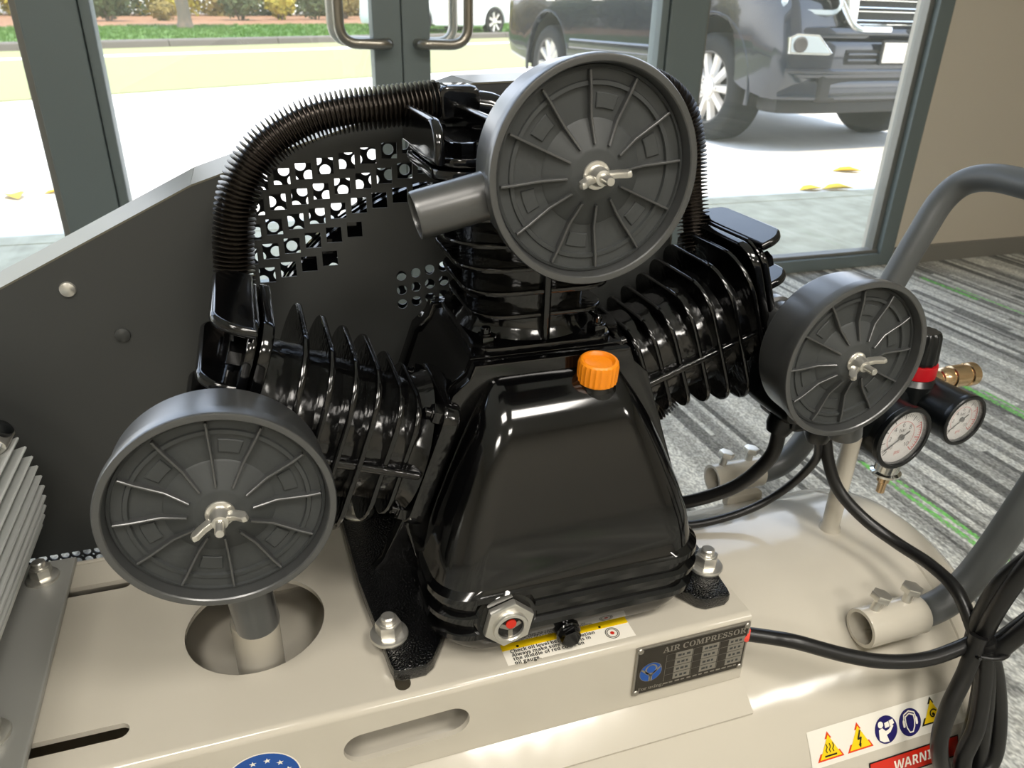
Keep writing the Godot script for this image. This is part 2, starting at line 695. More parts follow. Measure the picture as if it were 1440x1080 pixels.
func build_room() -> void:
	var mb := MB.new()
	# floor with planar coordinates for the carpet
	var x0 := -5.0
	var x1 := 6.2
	var z0 := -2.7
	var z1 := 4.6
	mb.quad(Vector3(x0, 0, z1), Vector3(x1, 0, z1), Vector3(x1, 0, z0), Vector3(x0, 0, z0))
	mb.quad(Vector3(x0, -0.15, z0), Vector3(x1, -0.15, z0), Vector3(x1, -0.15, z1), Vector3(x0, -0.15, z1))
	for p in mb.v:
		mb.uv.append(Vector2((p.x - 0.6) / 4.2, (p.z + 2.66) / 3.6))
	var cm := mat("striped_carpet", Color(1, 1, 1), 0.95)
	cm.albedo_texture = carpet_texture()
	cm.metallic_specular = 0.2
	cm.rim_enabled = true
	cm.rim = 0.15
	var nt := noise_tex(0.12, 2, 512, 31)
	cm.heightmap_enabled = true
	cm.heightmap_texture = nt
	cm.heightmap_scale = 0.3
	struct_part("floor", mb, cm, "grey striped loop carpet with short bright green dashes", "floor", 0)

	# beige wall to the right of the glazing, wall above the glazing, other three walls, ceiling
	mb = MB.new()
	mb.box(Vector3(4.47, 1.55, -2.75), Vector3(3.46, 3.1, 0.2))
	struct_part("wall_front", mb, M.wall_beige, "beige painted wall to the right of the shop window", "wall")
	mb = MB.new()
	mb.box(Vector3(-1.13, 2.95, -2.75), Vector3(7.74, 0.3, 0.2))
	struct_part("wall_header", mb, M.wall_beige, "beige wall strip above the shop front glazing", "wall")
	mb = MB.new()
	mb.box(Vector3(-5.1, 1.55, 0.9), Vector3(0.2, 3.1, 7.3))
	struct_part("wall_left", mb, M.wall_white, "pale side wall left of the compressor", "wall")
	mb = MB.new()
	mb.box(Vector3(6.3, 1.55, 0.9), Vector3(0.2, 3.1, 7.3))
	struct_part("wall_right", mb, M.wall_white, "pale side wall to the far right", "wall")
	mb = MB.new()
	mb.box(Vector3(0.6, 1.55, 4.7), Vector3(11.6, 3.1, 0.2))
	struct_part("wall_back", mb, M.wall_white, "pale wall behind the camera", "wall")
	mb = MB.new()
	mb.box(Vector3(0.6, 3.2, 0.9), Vector3(11.6, 0.2, 7.7))
	struct_part("ceiling", mb, M.ceiling_white, "white showroom ceiling", "ceiling")
	mb = MB.new()
	mb.box(Vector3(4.465, 0.04, -2.645), Vector3(3.45, 0.085, 0.014), 0.003)
	struct_part("baseboard_front", mb, M.baseboard_grey, "grey baseboard along the foot of the beige wall", "baseboard")

	# posts of the glazing
	var posts := [[-0.574, -0.422, "dark grey aluminium post at the left edge of the double door"], [1.468, 1.62, "dark grey aluminium post between the door and the right window"], [-2.35, -2.2, "dark aluminium post of the left window"], [2.665, 2.74, "dark aluminium jamb where the right window meets the beige wall"]]
	for i in 4:
		var p = posts[i]
		mb = MB.new()
		mb.box(Vector3((p[0] + p[1]) / 2, 1.4, -2.7), Vector3(p[1] - p[0], 2.8, 0.1), 0.003)
		struct_part("trim_%d" % (i + 1), mb, M.frame_dark, p[2], "post")
	glazing("window_1", -2.2, -0.574, "clear fixed window left of the double door")
	glazing("window_2", 1.62, 2.665, "clear fixed window in front of the dark off-road car")
	glazing("window_3", -5.0, -2.35, "clear fixed window at the far left of the shop front")
	door("door_1", -0.42, 0.5035, 1, "left glass door leaf with dark stile and steel pull")
	door("door_2", 0.5055, 1.466, -1, "right glass door leaf with dark stile and steel pull")

	# ceiling lamps
	for c in [[2.9, 2.9, "back right"], [0.6, 2.9, "back middle"], [-1.8, 2.9, "back left"], [-0.55, 1.0, "front left"], [0.95, 1.0, "front right"]]:
		var t := thing("ceiling_lamp", "square white ceiling lamp panel, %s of the five on the ceiling" % c[2], "lamp", Vector3(c[0], 3.1, c[1]), 0.0, "ceiling lamps")
		var f := MB.new()
		f.prism(MB.rrect(0.36, 0.36, 0.01, 2), frame(Vector3(0, -0.03, 0), Vector3.UP, Vector3.BACK), 0.0, 0.03, 0.004)
		part("lamp_frame", f, M.frame_light, t)
		var e := MB.new()
		e.prism(MB.rrect(0.33, 0.33, 0.01, 2), frame(Vector3(0, -0.034, 0), Vector3.UP, Vector3.BACK), 0.0, 0.004)
		part("diffuser", e, M.lamp_panel, t)
		var l := AreaLight3D.new()
		l.name = "lamp_light"
		l.area_size = Vector2(0.66, 0.66) * S
		l.light_color = Color(1.0, 0.98, 0.95)
		l.light_energy = LAMP
		l.area_range = 12.0
		l.shadow_enabled = true
		l.position = Vector3(0, -0.045, 0) * S
		l.rotation_degrees.x = -90
		t.add_child(l)


func glazing(called: String, a: float, b: float, label: String) -> void:
	var t := Node3D.new()
	t.name = called
	add_child(t, true)
	t.position = Vector3((a + b) / 2, 0, -2.7) * S
	t.set_meta("kind", "structure")
	tag(t, label, "window")
	var w := (b - a) / 2
	for y in [[0.0, 0.055], [2.74, 2.8]]:
		var r := MB.new()
		r.box(Vector3(0, (y[0] + y[1]) / 2, 0), Vector3(2 * w, y[1] - y[0], 0.1), 0.003)
		part("rail", r, M.frame_dark, t)
	for s in [-1, 1]:
		var r := MB.new()
		r.box(Vector3(s * (w - 0.012), 1.4, -0.005), Vector3(0.024, 2.7, 0.05), 0.003)
		part("bead", r, M.frame_light, t)
	var bd := MB.new()
	bd.box(Vector3(0, 0.062, 0.006), Vector3(2 * w, 0.016, 0.05), 0.003)
	part("sill_bead", bd, M.frame_light, t)
	var g := MB.new()
	g.box(Vector3(0, 1.4, -0.015), Vector3(2 * w - 0.03, 2.7, 0.01))
	part("pane", g, M.glass, t)


func door(called: String, a: float, b: float, side: int, label: String) -> void:
	var t := Node3D.new()
	t.name = called
	add_child(t, true)
	t.position = Vector3((a + b) / 2, 0, -2.7) * S
	t.set_meta("kind", "structure")
	tag(t, label, "door")
	var w := (b - a) / 2
	var inner := 0.092
	var outer := 0.03
	for s in [-1, 1]:
		var sw := inner if s == side else outer
		var r := MB.new()
		r.box(Vector3(s * (w - sw / 2), 1.4, 0), Vector3(sw, 2.78, 0.08), 0.004)
		part("stile", r, M.frame_dark, t)
	for y in [[0.01, 0.13], [2.68, 2.79]]:
		var r := MB.new()
		r.box(Vector3(0, (y[0] + y[1]) / 2, 0), Vector3(2 * w - 0.05, y[1] - y[0], 0.07), 0.004)
		part("rail", r, M.frame_dark, t)
	var g := MB.new()
	g.box(Vector3(side * (outer - inner) / 2, 1.4, 0), Vector3(2 * w - inner - outer + 0.02, 2.56, 0.01))
	part("pane", g, M.glass, t)
	for f in [1, -1]:
		var h := MB.new()
		var xs := side * (w - 0.05)
		var xb := side * (w - 0.205)
		h.tube(bent([Vector3(xs, 0.908, f * 0.035), Vector3(xs, 0.908, f * 0.1), Vector3(xb, 0.908, f * 0.1), Vector3(xb, 1.55, f * 0.1), Vector3(xs, 1.55, f * 0.1), Vector3(xs, 1.55, f * 0.035)], 0.06, 8), 0.0165, 16)
		part("pull_handle", h, M.handle_steel, t, Transform3D(), 50.0)


func build_outside() -> void:
	var mb := MB.new()
	# porch slab in two pours with a joint, then the sunlit forecourt
	for b in [[-3.93, -2.8], [-4.1, -3.945]]:
		mb.box(Vector3(1.0, -0.075, (b[0] + b[1]) / 2), Vector3(40, 0.15, b[1] - b[0]), 0.004)
	var cm := mat("porch_concrete", Color(0.74, 0.73, 0.68), 0.9)
	var nt := noise_tex(0.03, 5, 512, 41)
	tinted(cm, nt, Color(0.6, 0.585, 0.5), Color(0.75, 0.735, 0.65))
	cm.albedo_color = Color(1, 1, 1)
	cm.uv1_triplanar = true
	cm.uv1_scale = Vector3.ONE * 0.35
	struct_part("porch_slab", mb, cm, "grey concrete porch slab just outside the glass", "pavement")
	mb = MB.new()
	var fm := mat("forecourt_concrete", Color(0.86, 0.85, 0.82), 0.9)
	for i in 8:
		mb.add(strip([-45.0, -18.0, -15.0, -13.0, -11.5, -10.0, -9.0, -7.8][i], [-18.0, -15.0, -13.0, -11.5, -10.0, -9.0, -7.8, -6.5][i], -0.01, -0.01))
	struct_part("forecourt", mb, fm, "bright sunlit concrete forecourt between porch and street", "pavement")
	var rm := mat("road_asphalt", Color(0.58, 0.59, 0.42), 0.9)
	mb = strip(-6.6, 0.0, 0.004, 0.004)
	struct_part("street", mb, rm, "pale sunlit street running past the shop", "road")
	mb = strip(-1.85, -1.45, 0.008, 0.008, -40, 70, 44, 0.02)
	struct_part("edge_line", mb, M.white_print, "white edge line along the far side of the street", "road marking")
	mb = MB.new()
	var n := 44
	for k in n:
		var a := lerpf(-40.0, 70.0, float(k) / n)
		var b := lerpf(-40.0, 70.0, float(k + 1) / n)
		var rings := []
		for s in [a, b - 0.02]:
			var r := PackedVector3Array()
			for e in [[0.0, 0.0], [0.02, 0.11], [0.05, 0.13], [0.3, 0.14], [0.3, -0.1], [0.0, -0.1]]:
				r.append(road_point(s, e[0], e[1] if e[0] > 0.0 else e[1]))
			r.reverse()
			rings.append(r)
		mb.loft(rings)
	mat("kerb_concrete", Color(0.42, 0.4, 0.37), 0.9)
	struct_part("kerb", mb, M.kerb_concrete, "concrete kerb along the far grass verge", "kerb")
	var gm := mat("verge_grass", Color(0.33, 0.5, 0.14), 0.95)
	tinted(gm, noise_tex(0.03, 4, 512, 51), Color(0.17, 0.33, 0.08), Color(0.45, 0.58, 0.2))
	gm.albedo_color = Color.WHITE
	gm.uv1_triplanar = true
	gm.uv1_scale = Vector3.ONE * 0.16
	mb = strip(0.3, 7.4, 0.12, 0.19)
	struct_part("verge", mb, gm, "mown green grass verge beyond the street", "lawn")
	var mm := mat("bark_mulch", Color(0.6, 0.4, 0.25), 0.95)
	tinted(mm, noise_tex(0.05, 4, 512, 52), Color(0.42, 0.28, 0.19), Color(0.74, 0.58, 0.43))
	mm.albedo_color = Color.WHITE
	mm.uv1_triplanar = true
	mm.uv1_scale = Vector3.ONE * 0.3
	mb = strip(7.4, 20.0, 0.19, 0.32)
	struct_part("mulch_bed", mb, mm, "brown bark mulch bed rising behind the grass verge", "garden bed")

	# grass blades: real tufts over the verge
	rng.seed = 5
	var tuft := MB.new()
	for k in 5:
		var a := TAU * k / 5
		var o := Vector3(cos(a), 0, sin(a)) * 0.03
		var w := Vector3(-sin(a), 0, cos(a)) * 0.008
		tuft.tri(o - w, o + w, o * 2.6 + Vector3(0, 0.07, 0))
	var mmi := MultiMeshInstance3D.new()
	mmi.name = "grass"
	var mu := MultiMesh.new()
	mu.transform_format = MultiMesh.TRANSFORM_3D
	mu.mesh = tuft.mesh(0, S)
	mu.instance_count = 9000
	for k in 9000:
		var s := rng.randf_range(-10, 22)
		var q := rng.randf_range(0.35, 7.4)
		mu.set_instance_transform(k, Transform3D(Basis(Vector3.UP, rng.randf() * TAU).scaled(Vector3.ONE * rng.randf_range(0.6, 1.2)), road_point(s, q, lerpf(0.12, 0.19, (q - 0.3) / 7.1)) * S))
	mmi.multimesh = mu
	mmi.material_override = gm
	add_child(mmi)
	mmi.set_meta("kind", "stuff")
	tag(mmi, "short green grass blades growing on the verge", "grass")

	# shrubs behind the mulch
	var greens := [Color(0.3, 0.36, 0.2), Color(0.72, 0.68, 0.25), Color(0.36, 0.42, 0.27), Color(0.55, 0.5, 0.28), Color(0.42, 0.46, 0.2)]
	var gl := ["dull olive green", "sunlit yellow green", "grey green", "tawny brown green", "fresh mid green"]
	for i in 5:
		var lm := mat("leaf_%s" % gl[i].replace(" ", "_"), greens[i], 0.8)
		lm.backlight_enabled = true
		lm.backlight = greens[i] * 0.25
	mat("bark", Color(0.5, 0.44, 0.38), 0.9)
	# s along the street, q beyond the kerb, width, height, tone
	var spots := [[-1.0, 12.0, 1.9, 1.6, 2, "at the far left edge"], [1.7, 11.4, 0.75, 0.6, 3, "low and brown right of the left door post"], [3.5, 11.3, 1.35, 1.5, 0, "between the left door post and the tree trunk"], [5.4, 11.6, 0.8, 0.7, 3, "low and brown beside the tree trunk"], [6.75, 12.9, 0.9, 1.6, 1, "just right of the tree trunk"], [8.3, 11.6, 1.5, 1.6, 2, "round one near the middle of the bed"], [10.2, 12.0, 1.1, 1.4, 1, "bright one right of the middle of the bed"], [12.0, 12.2, 1.4, 1.5, 2, "left of the door pull"], [14.0, 13.0, 1.2, 1.6, 3, "behind the door pull"], [16.5, 12.2, 1.6, 1.7, 0, "behind the door stile"], [19.0, 12.6, 1.8, 1.9, 1, "above the roof of the white car"], [22.0, 13.2, 2.0, 2.2, 4, "behind the dark off-road car"], [25.5, 13.0, 2.0, 2.2, 0, "farthest right of the row"]]
	for i in spots.size():
		var p = spots[i]
		bush(p, i, gl[p[4]])
	# continuous hedge behind, seen through the gaps
	var ho := road_point(8.0, 17.5, 0.28)
	var hg := thing("hedge", "long tall mixed olive and yellow hedge closing the view behind the shrubs", "hedge", ho)
	for i in 18:
		var tone: int = [1, 3, 0, 4, 3, 1, 0][i % 7]
		var f := foliage(1.5, 1.35 + 0.15 * (i % 2), 2600, 0.15, 340 + i, true)
		var hp := part("foliage", f, M["leaf_" + gl[tone].replace(" ", "_")], hg, Transform3D(Basis(Vector3.UP, 0.515), road_point(-9.0 + i * 2.5, 17.5 + 0.4 * (i % 2), 1.25) - ho), 0.0)
		hp.set_meta("kind", "stuff")

	# street tree
	var tp := Vector3(-1.32, slope_y(-21.0) + 0.14, -24.4)
	var tr := thing("street_tree", "slim tree with one straight grey brown trunk standing at the back of the verge", "tree", tp)
	var tk := MB.new()
	var trunk := spline([Vector3(0, -0.1, 0), Vector3(-0.02, 0.8, 0), Vector3(-0.1, 2.0, 0.05), Vector3(-0.05, 3.2, 0)], 5)
	var rings := []
	for k in trunk.size():
		var r := PackedVector3Array()
		var rad := lerpf(0.19, 0.09, float(k) / trunk.size()) * (1.45 if k == 0 else (1.15 if k == 1 else 1.0))
		for j in 14:
			var a := TAU * j / 14
			r.append(trunk[k] + Vector3(sin(a), 0, cos(a)) * rad * (1.0 + 0.1 * sin(3 * a + k)))
		rings.append(r)
	tk.loft(rings)
	for k in 5:
		var a := TAU * k / 5 + 0.4
		tk.tube(spline([Vector3(-0.06, 2.4 + 0.15 * k, 0), Vector3(cos(a) * 0.6, 3.2 + 0.1 * k, sin(a) * 0.6), Vector3(cos(a) * 1.2, 3.9, sin(a) * 1.2)], 4), 0.04, 7)
	part("trunk", tk, M.bark, tr, Transform3D(), 60.0)
	var cr := foliage(2.0, 1.5, 2600, 0.16, 91)
	var cp := part("crown", cr, M["leaf_fresh_mid_green"], tr, Transform3D(Basis(), Vector3(0, 4.2, 0)), 0.0)
	cp.set_meta("kind", "stuff")

	# fallen leaves on the forecourt
	mat("dry_leaf", Color(0.86, 0.72, 0.16), 0.7)
	var leaf := MB.new()
	for s in [-1, 1]:
		var pts := [Vector3(0, 0, -0.06), Vector3(s * 0.03, 0.014, -0.02), Vector3(s * 0.034, 0.018, 0.02), Vector3(0, 0.006, 0.075)]
		for k in 2:
			if s > 0:
				leaf.tri(pts[0], pts[k + 2], pts[k + 1])
			else:
				leaf.tri(pts[0], pts[k + 1], pts[k + 2])
	var spot2 := [[Vector3(-1.34, 0, -5.07), 0.4, 1.6, "yellow fallen leaf lying on the forecourt right beside the left post"], [Vector3(-1.15, 0, -5.14), 1.9, 0.9, "smaller yellow fallen leaf right of its neighbour near the left post"], [Vector3(4.22, 0, -4.71), 1.1, 1.7, "yellow fallen leaf alone on the forecourt in front of the dark car"], [Vector3(3.5, 0, -4.2), 1.5, 1.4, "yellow fallen leaf at the porch edge seen through the right window"], [Vector3(3.68, 0.003, -4.16), 1.3, 1.7, "larger yellow fallen leaf at the porch edge nearer the beige wall"]]
	var lf := leaf.mesh(60, S)
	for p in spot2:
		var o := part_mesh("fallen_leaf", lf, M.dry_leaf, self, Transform3D(Basis(Vector3.UP, p[1]).scaled(Vector3.ONE * p[2]), p[0] + Vector3(0, 0.002 if p[0].z > -4.1 else -0.008, 0)))
		tag(o, p[3], "leaf", "fallen leaves on the forecourt")



func foliage(rx: float, ry: float, n: int, leaf: float, sd: int, boxy := false) -> MB:
	var mb := MB.new()
	var r := RandomNumberGenerator.new()
	r.seed = sd
	var fn := FastNoiseLite.new()
	fn.seed = sd
	fn.frequency = 0.7
	for k in n:
		var d := Vector3(r.randfn(), r.randfn(), r.randfn()).normalized()
		if boxy:
			d /= pow(pow(absf(d.x), 4) + pow(absf(d.y), 4) + pow(absf(d.z), 4), 0.25)
		var lump := 0.8 + 0.45 * fn.get_noise_3dv(d * 2.2)
		var p := Vector3(d.x * rx, d.y * ry, d.z * rx) * lump * pow(r.randf(), 0.22)
		var nn := (d + Vector3(r.randfn(), r.randfn(), r.randfn()) * 0.5).normalized()
		var a := nn.cross(Vector3(r.randfn(), r.randfn(), r.randfn())).normalized() * leaf * r.randf_range(0.6, 1.1)
		var b := nn.cross(a).normalized() * a.length() * 0.5
		mb.quad(p - a, p + b, p + a, p - b)
	return mb


func bush(p: Array, i: int, tone: String) -> void:
	var q: float = p[1]
	var at := road_point(p[0], q, 0.19 + (q - 7.4) * 0.0103)
	var t := thing("shrub", "%s shrub, %s" % [tone, p[5]], "shrub", at, 0.0, "shrubs in the mulch bed")
	var st := MB.new()
	for k in 5:
		var a := TAU * k / 5 + i
		st.tube(PackedVector3Array([Vector3(cos(a), 0, sin(a)) * 0.05 + Vector3(0, -0.05, 0), Vector3(cos(a) * p[2] * 0.3, p[3] * 0.55, sin(a) * p[2] * 0.3)]), 0.03, 6)
	part("stem", st, M.bark, t)
	var f := foliage(p[2] * 0.6, p[3] * 0.52, int((900 + 500 * p[2]) * (1.6 if i >= 40 else 1.0)), 0.1 if i < 40 else 0.15, 300 + i, i >= 40)
	var o := part("foliage", f, M["leaf_" + ["dull_olive_green", "sunlit_yellow_green", "grey_green", "tawny_brown_green", "fresh_mid_green"][p[4]]], t, Transform3D(Basis(), Vector3(0, p[3] * 0.47, 0)), 0.0)
	o.set_meta("kind", "stuff")


# ---------- cars, built in metres ----------
func wheel_meshes(rad: float, wide: float, rimr: float, spokes: int) -> Array:
	var k := Transform3D(Basis(Vector3(0, 0, 1), Vector3(0, 1, 0), Vector3(-1, 0, 0)), Vector3.ZERO)   # axle along -x: outer face towards -x
	var ty := MB.new()
	var h := wide / 2
	ty.lathe([[rimr * 0.8, -h + 0.01], [rimr + 0.01, -h], [rad - 0.05, -h - 0.005], [rad - 0.02, -h + 0.012], [rad, -h + 0.04], [rad, h - 0.04], [rad - 0.02, h - 0.012], [rad - 0.05, h + 0.005], [rimr + 0.012, h], [rimr - 0.004, h - 0.015], [rimr - 0.01, -h + 0.02], [rimr * 0.8, -h + 0.01]], k, 48)
	var rm := MB.new()
	rm.lathe([[0.0, h - 0.1], [rimr * 0.93, h - 0.11], [rimr * 0.93, h - 0.035], [rimr, h - 0.012], [rimr, h - 0.006], [rimr * 0.95, h - 0.008], [rimr * 0.91, h - 0.035], [rimr * 0.9, h - 0.098], [0.0, h - 0.09]], k, 48)
	var sp := MB.new()
	for i in spokes:
		var a := TAU * i / spokes
		var b := Basis(Vector3(0, 0, 1), a)
		var rr := []
		for e in [[0.05, 0.05, h - 0.03, 0.04], [rimr * 0.45, 0.035, h - 0.022, 0.035], [rimr * 0.93, 0.045, h - 0.016, 0.03]]:
			var r := PackedVector3Array()
			for c in [[-1, -1], [1, -1], [0.6, 1], [-0.6, 1]]:
				r.append(k * (b * Vector3(e[0], -c[0] * e[1] * 0.9, e[2] - e[3] / 2 + c[1] * e[3] / 2)))
			rr.append(r)
		rr.reverse()
		sp.loft(rr)
	var hub := MB.new()
	hub.lathe([[0.0, h - 0.07], [0.075, h - 0.07], [0.072, h - 0.02], [0.045, h - 0.008], [0.0, h - 0.004]], k, 24)
	for i in 5:
		var a := TAU * i / 5
		hub.lathe([[0.0, h - 0.06], [0.012, h - 0.06], [0.012, h - 0.015], [0.0, h - 0.012]], k * Transform3D(Basis(), Vector3(cos(a), sin(a), 0) * 0.095), 6)
	return [ty.mesh(40, SC), rm.mesh(40, SC), sp.mesh(40, SC), hub.mesh(40, SC)]


func put_wheel(parent: Node3D, ms: Array, at: Vector3, side: int) -> void:
	var xf := Transform3D(Basis(Vector3.UP, 0.0 if side < 0 else PI), at)
	var w := part_mesh("wheel", ms[0], M.rubber, parent, xf)
	part_mesh("rim", ms[1], M.car_dark_rim, w)
	part_mesh("spokes", ms[2], M.car_rim, w)
	part_mesh("hub", ms[3], M.car_rim, w)


func arch(zc: float, yc: float, r: float, a0: float, a1: float, n: int) -> PackedVector2Array:
	var p := PackedVector2Array()
	for i in n + 1:
		var a := deg_to_rad(lerpf(a0, a1, float(i) / n))
		p.append(Vector2(zc + r * cos(a), yc + r * sin(a)))
	return p


func build_cars() -> void:
	var m := mat("navy_car_paint", Color(0.08, 0.11, 0.17), 0.14, 0.15)
	m.clearcoat_enabled = true
	m.clearcoat = 1.0
	m.clearcoat_roughness = 0.03
	m = mat("white_car_paint", Color(0.9, 0.9, 0.9), 0.2)
	m.clearcoat_enabled = true
	m.clearcoat = 0.6
	mat("car_trim", Color(0.12, 0.12, 0.12), 0.6)
	mat("car_rim", Color(0.85, 0.83, 0.8), 0.3, 0.6)
	mat("car_dark_rim", Color(0.35, 0.34, 0.33), 0.5, 0.4)
	mat("car_chrome", Color(0.92, 0.92, 0.9), 0.12, 1.0)
	mat("car_glass", Color(0.08, 0.09, 0.1), 0.05)
	mat("lamp_glass", Color(0.75, 0.8, 0.82), 0.08, 0.3)
	mat("sill_silver", Color(0.85, 0.86, 0.88), 0.3, 0.6)
	SC = S * 1.16
	var fx := Vector3(0.9962, 0, -0.0872)
	var at := Vector3(4.12, -0.006, -6.4) + fx * 0.83 * 1.16
	var car := thing("car", "dark navy off-road car with chrome grille parked nose towards the right window", "car", at, atan2(0.0872, 0.9962))
	var side := Transform3D(Basis(Vector3(0, 0, 1), Vector3(0, 1, 0), Vector3(-1, 0, 0)), Vector3.ZERO)   # outline in z, y; across -x
	var body := MB.new()
	var o := PackedVector2Array([Vector2(0.72, 0.36), Vector2(0.8, 0.48), Vector2(0.81, 0.72), Vector2(0.76, 0.98), Vector2(0.68, 1.14), Vector2(0.1, 1.2), Vector2(-0.5, 1.24), Vector2(-3.9, 1.24), Vector2(-4.0, 1.0), Vector2(-4.02, 0.6), Vector2(-3.9, 0.45)])
	o.append_array(arch(-2.85, 0.4, 0.5, 185, -5, 14))
	o.append_array(PackedVector2Array([Vector2(-2.3, 0.36), Vector2(-0.55, 0.36)]))
	o.append_array(arch(0, 0.4, 0.5, 185, 0, 14))
	var parts := [[0.99, 0.13], [0.965, 0.05], [0.9, 0.012], [0.75, 0.0]]
	var rings := []
	for sgn in [1, -1]:
		var seq := parts.duplicate()
		if sgn < 0:
			seq.reverse()
		for e in seq:
			var r := PackedVector3Array()
			for p in MB.inset(o, 0.0):
				var ins: float = e[1]
				var q := p
				q.x = p.x - ins * clampf((p.x - 0.25) / 0.5, 0.0, 1.0) * 2.2 + ins * clampf((-3.4 - p.x) / 0.6, 0.0, 1.0) * 1.6
				q.y = p.y - ins * clampf((p.y - 0.9) / 0.3, 0.0, 1.0) + ins * 0.5 * clampf((0.6 - p.y) / 0.2, 0.0, 1.0)
				r.append(Vector3(sgn * e[0], q.y, q.x))
			rings.append(r)
	body.loft(rings, false, false)
	var tri := Geometry2D.triangulate_polygon(o)
	for i in range(0, tri.size(), 3):
		var ia := tri[i]
		var ib := tri[i + 1]
		var ic := tri[i + 2]
		if (o[ib] - o[ia]).cross(o[ic] - o[ia]) < 0:
			var sw := ib
			ib = ic
			ic = sw
		var rl: PackedVector3Array = rings[rings.size() - 1]
		var rf: PackedVector3Array = rings[0]
		body.tri(rl[ia], rl[ib], rl[ic])
		body.tri(rf[ia], rf[ic], rf[ib])
	part("body", body, M.navy_car_paint, car, Transform3D(), 32.0)
	# cabin
	var cab := MB.new()
	var c := PackedVector2Array([Vector2(-0.62, 1.22), Vector2(-1.25, 1.82), Vector2(-1.6, 1.89), Vector2(-3.5, 1.86), Vector2(-3.85, 1.7), Vector2(-3.95, 1.22)])
	var cr := []
	for e in [[0.93, 0.1], [0.8, 0.0], [-0.8, 0.0], [-0.93, 0.1]]:
		var r := PackedVector3Array()
		for p in c:
			var hh := (p.y - 1.22) / 0.67
			r.append(Vector3(e[0] * (1.0 - 0.16 * hh), p.y - e[1] * hh * 0.6, p.x))
		cr.append(r)
	cab.loft(cr, true, true)
	part("cabin", cab, M.navy_car_paint, car, Transform3D(), 30.0)
	for s in [-1, 1]:
		for z in [[-0.85, -1.35, -2.0, -1.95], [-2.05, -2.05, -3.0, -2.95], [-3.05, -3.02, -3.75, -3.65]]:
			var g := MB.new()
			var q := [Vector3(s * 0.925, 1.28, z[0]), Vector3(s * 0.925, 1.28, z[2]), Vector3(s * 0.81, 1.75, z[3]), Vector3(s * 0.81, 1.75, z[1])]
			var d := Vector3(s * 0.014, 0, 0)
			var rr := [PackedVector3Array([q[0] - d, q[1] - d, q[2] - d, q[3] - d]), PackedVector3Array([q[0] + d, q[1] + d, q[2] + d, q[3] + d])]
			if s < 0:
				pass
			g.loft(rr)
			part("side_window", g, M.car_glass, car)
	var ws := MB.new()
	ws.loft([PackedVector3Array([Vector3(-0.78, 1.27, -0.66), Vector3(0.78, 1.27, -0.66), Vector3(0.68, 1.76, -1.18), Vector3(-0.68, 1.76, -1.18)]), PackedVector3Array([Vector3(-0.78, 1.28, -0.63), Vector3(0.78, 1.28, -0.63), Vector3(0.68, 1.77, -1.15), Vector3(-0.68, 1.77, -1.15)])])
	part("windscreen", ws, M.car_glass, car)
	# inside of the wheel wells and underbody
	var ub := MB.new()
	ub.box(Vector3(0, 0.5, -1.45), Vector3(1.3, 0.3, 4.6), 0.03)
	part("underbody", ub, M.car_trim, car)
	for w in [0.0, -2.85]:
		var wl := MB.new()
		var rg := []
		for x in [-0.93, 0.93]:
			var r := PackedVector3Array()
			for p in arch(w, 0.4, 0.495, 188, -8, 14):
				r.append(Vector3(x, p.y, p.x))
			rg.append(r)
		wl.loft(rg, false, false, false)
		part("wheel_well", wl, M.car_trim, car)
		for s in [-1, 1]:   # flared arch lip
			var lip := MB.new()
			var path := PackedVector3Array()
			for p in arch(w, 0.4, 0.515, 190, -10, 20):
				path.append(Vector3(s * 0.975, p.y, p.x))
			lip.tube(path, 0.018, 10)
			part("arch_lip", lip, M.navy_car_paint, car)
	var ms := wheel_meshes(0.39, 0.28, 0.265, 10)
	for w in [0.0, -2.85]:
		put_wheel(car, ms, Vector3(-0.83, 0.39, w), -1)
		put_wheel(car, ms, Vector3(0.83, 0.39, w), 1)
	for s in [-1, 1]:
		var st := MB.new()
		st.box(Vector3(s * 0.98, 0.42, -1.42), Vector3(0.16, 0.05, 1.75), 0.02)
		part("side_step", st, M.sill_silver, car)
		for z in [-1.75, -2.75]:
			var dh := MB.new()
			dh.box(Vector3(s * 0.995, 1.02, z), Vector3(0.04, 0.035, 0.2), 0.012)
			part("door_handle", dh, M.car_chrome, car)
		var mi := MB.new()
		mi.box(Vector3(s * 1.08, 1.32, -0.95), Vector3(0.2, 0.2, 0.1), 0.04)
		part("mirror", mi, M.navy_car_paint, car)
		var dl := MB.new()   # lower door moulding
		dl.box(Vector3(s * 0.985, 0.62, -1.42), Vector3(0.04, 0.09, 1.75), 0.015)
		part("door_moulding", dl, M.navy_car_paint, car)
	# front: bumper, lower valance, grille, lamps, plate
	var bp := func(zf: float, hw: float, y0: float, y1: float, dep: float, bev: float) -> MB:
		var b := MB.new()
		var pl := PackedVector2Array()
		for i in 21:
			var x := lerpf(-hw, hw, i / 20.0)
			pl.append(Vector2(x, -(zf - 0.2 * pow(absf(x) / 0.98, 5.0))))
		for i in 21:
			var x := lerpf(hw, -hw, i / 20.0)
			pl.append(Vector2(x, -(zf - dep - 0.2 * pow(absf(x) / 0.98, 5.0))))
		b.prism(pl, Transform3D(Basis(Vector3(1, 0, 0), Vector3(0, 0, -1), Vector3(0, 1, 0)), Vector3.ZERO), y0, y1, bev)
		return b
	part("bumper", bp.call(0.88, 0.95, 0.5, 0.76, 0.3, 0.05), M.navy_car_paint, car)
	part("bumper_lip", bp.call(0.91, 0.9, 0.545, 0.575, 0.2, 0.012), M.navy_car_paint, car)
	part("lower_valance", bp.call(0.86, 0.9, 0.36, 0.5, 0.25, 0.03), M.navy_car_paint, car)
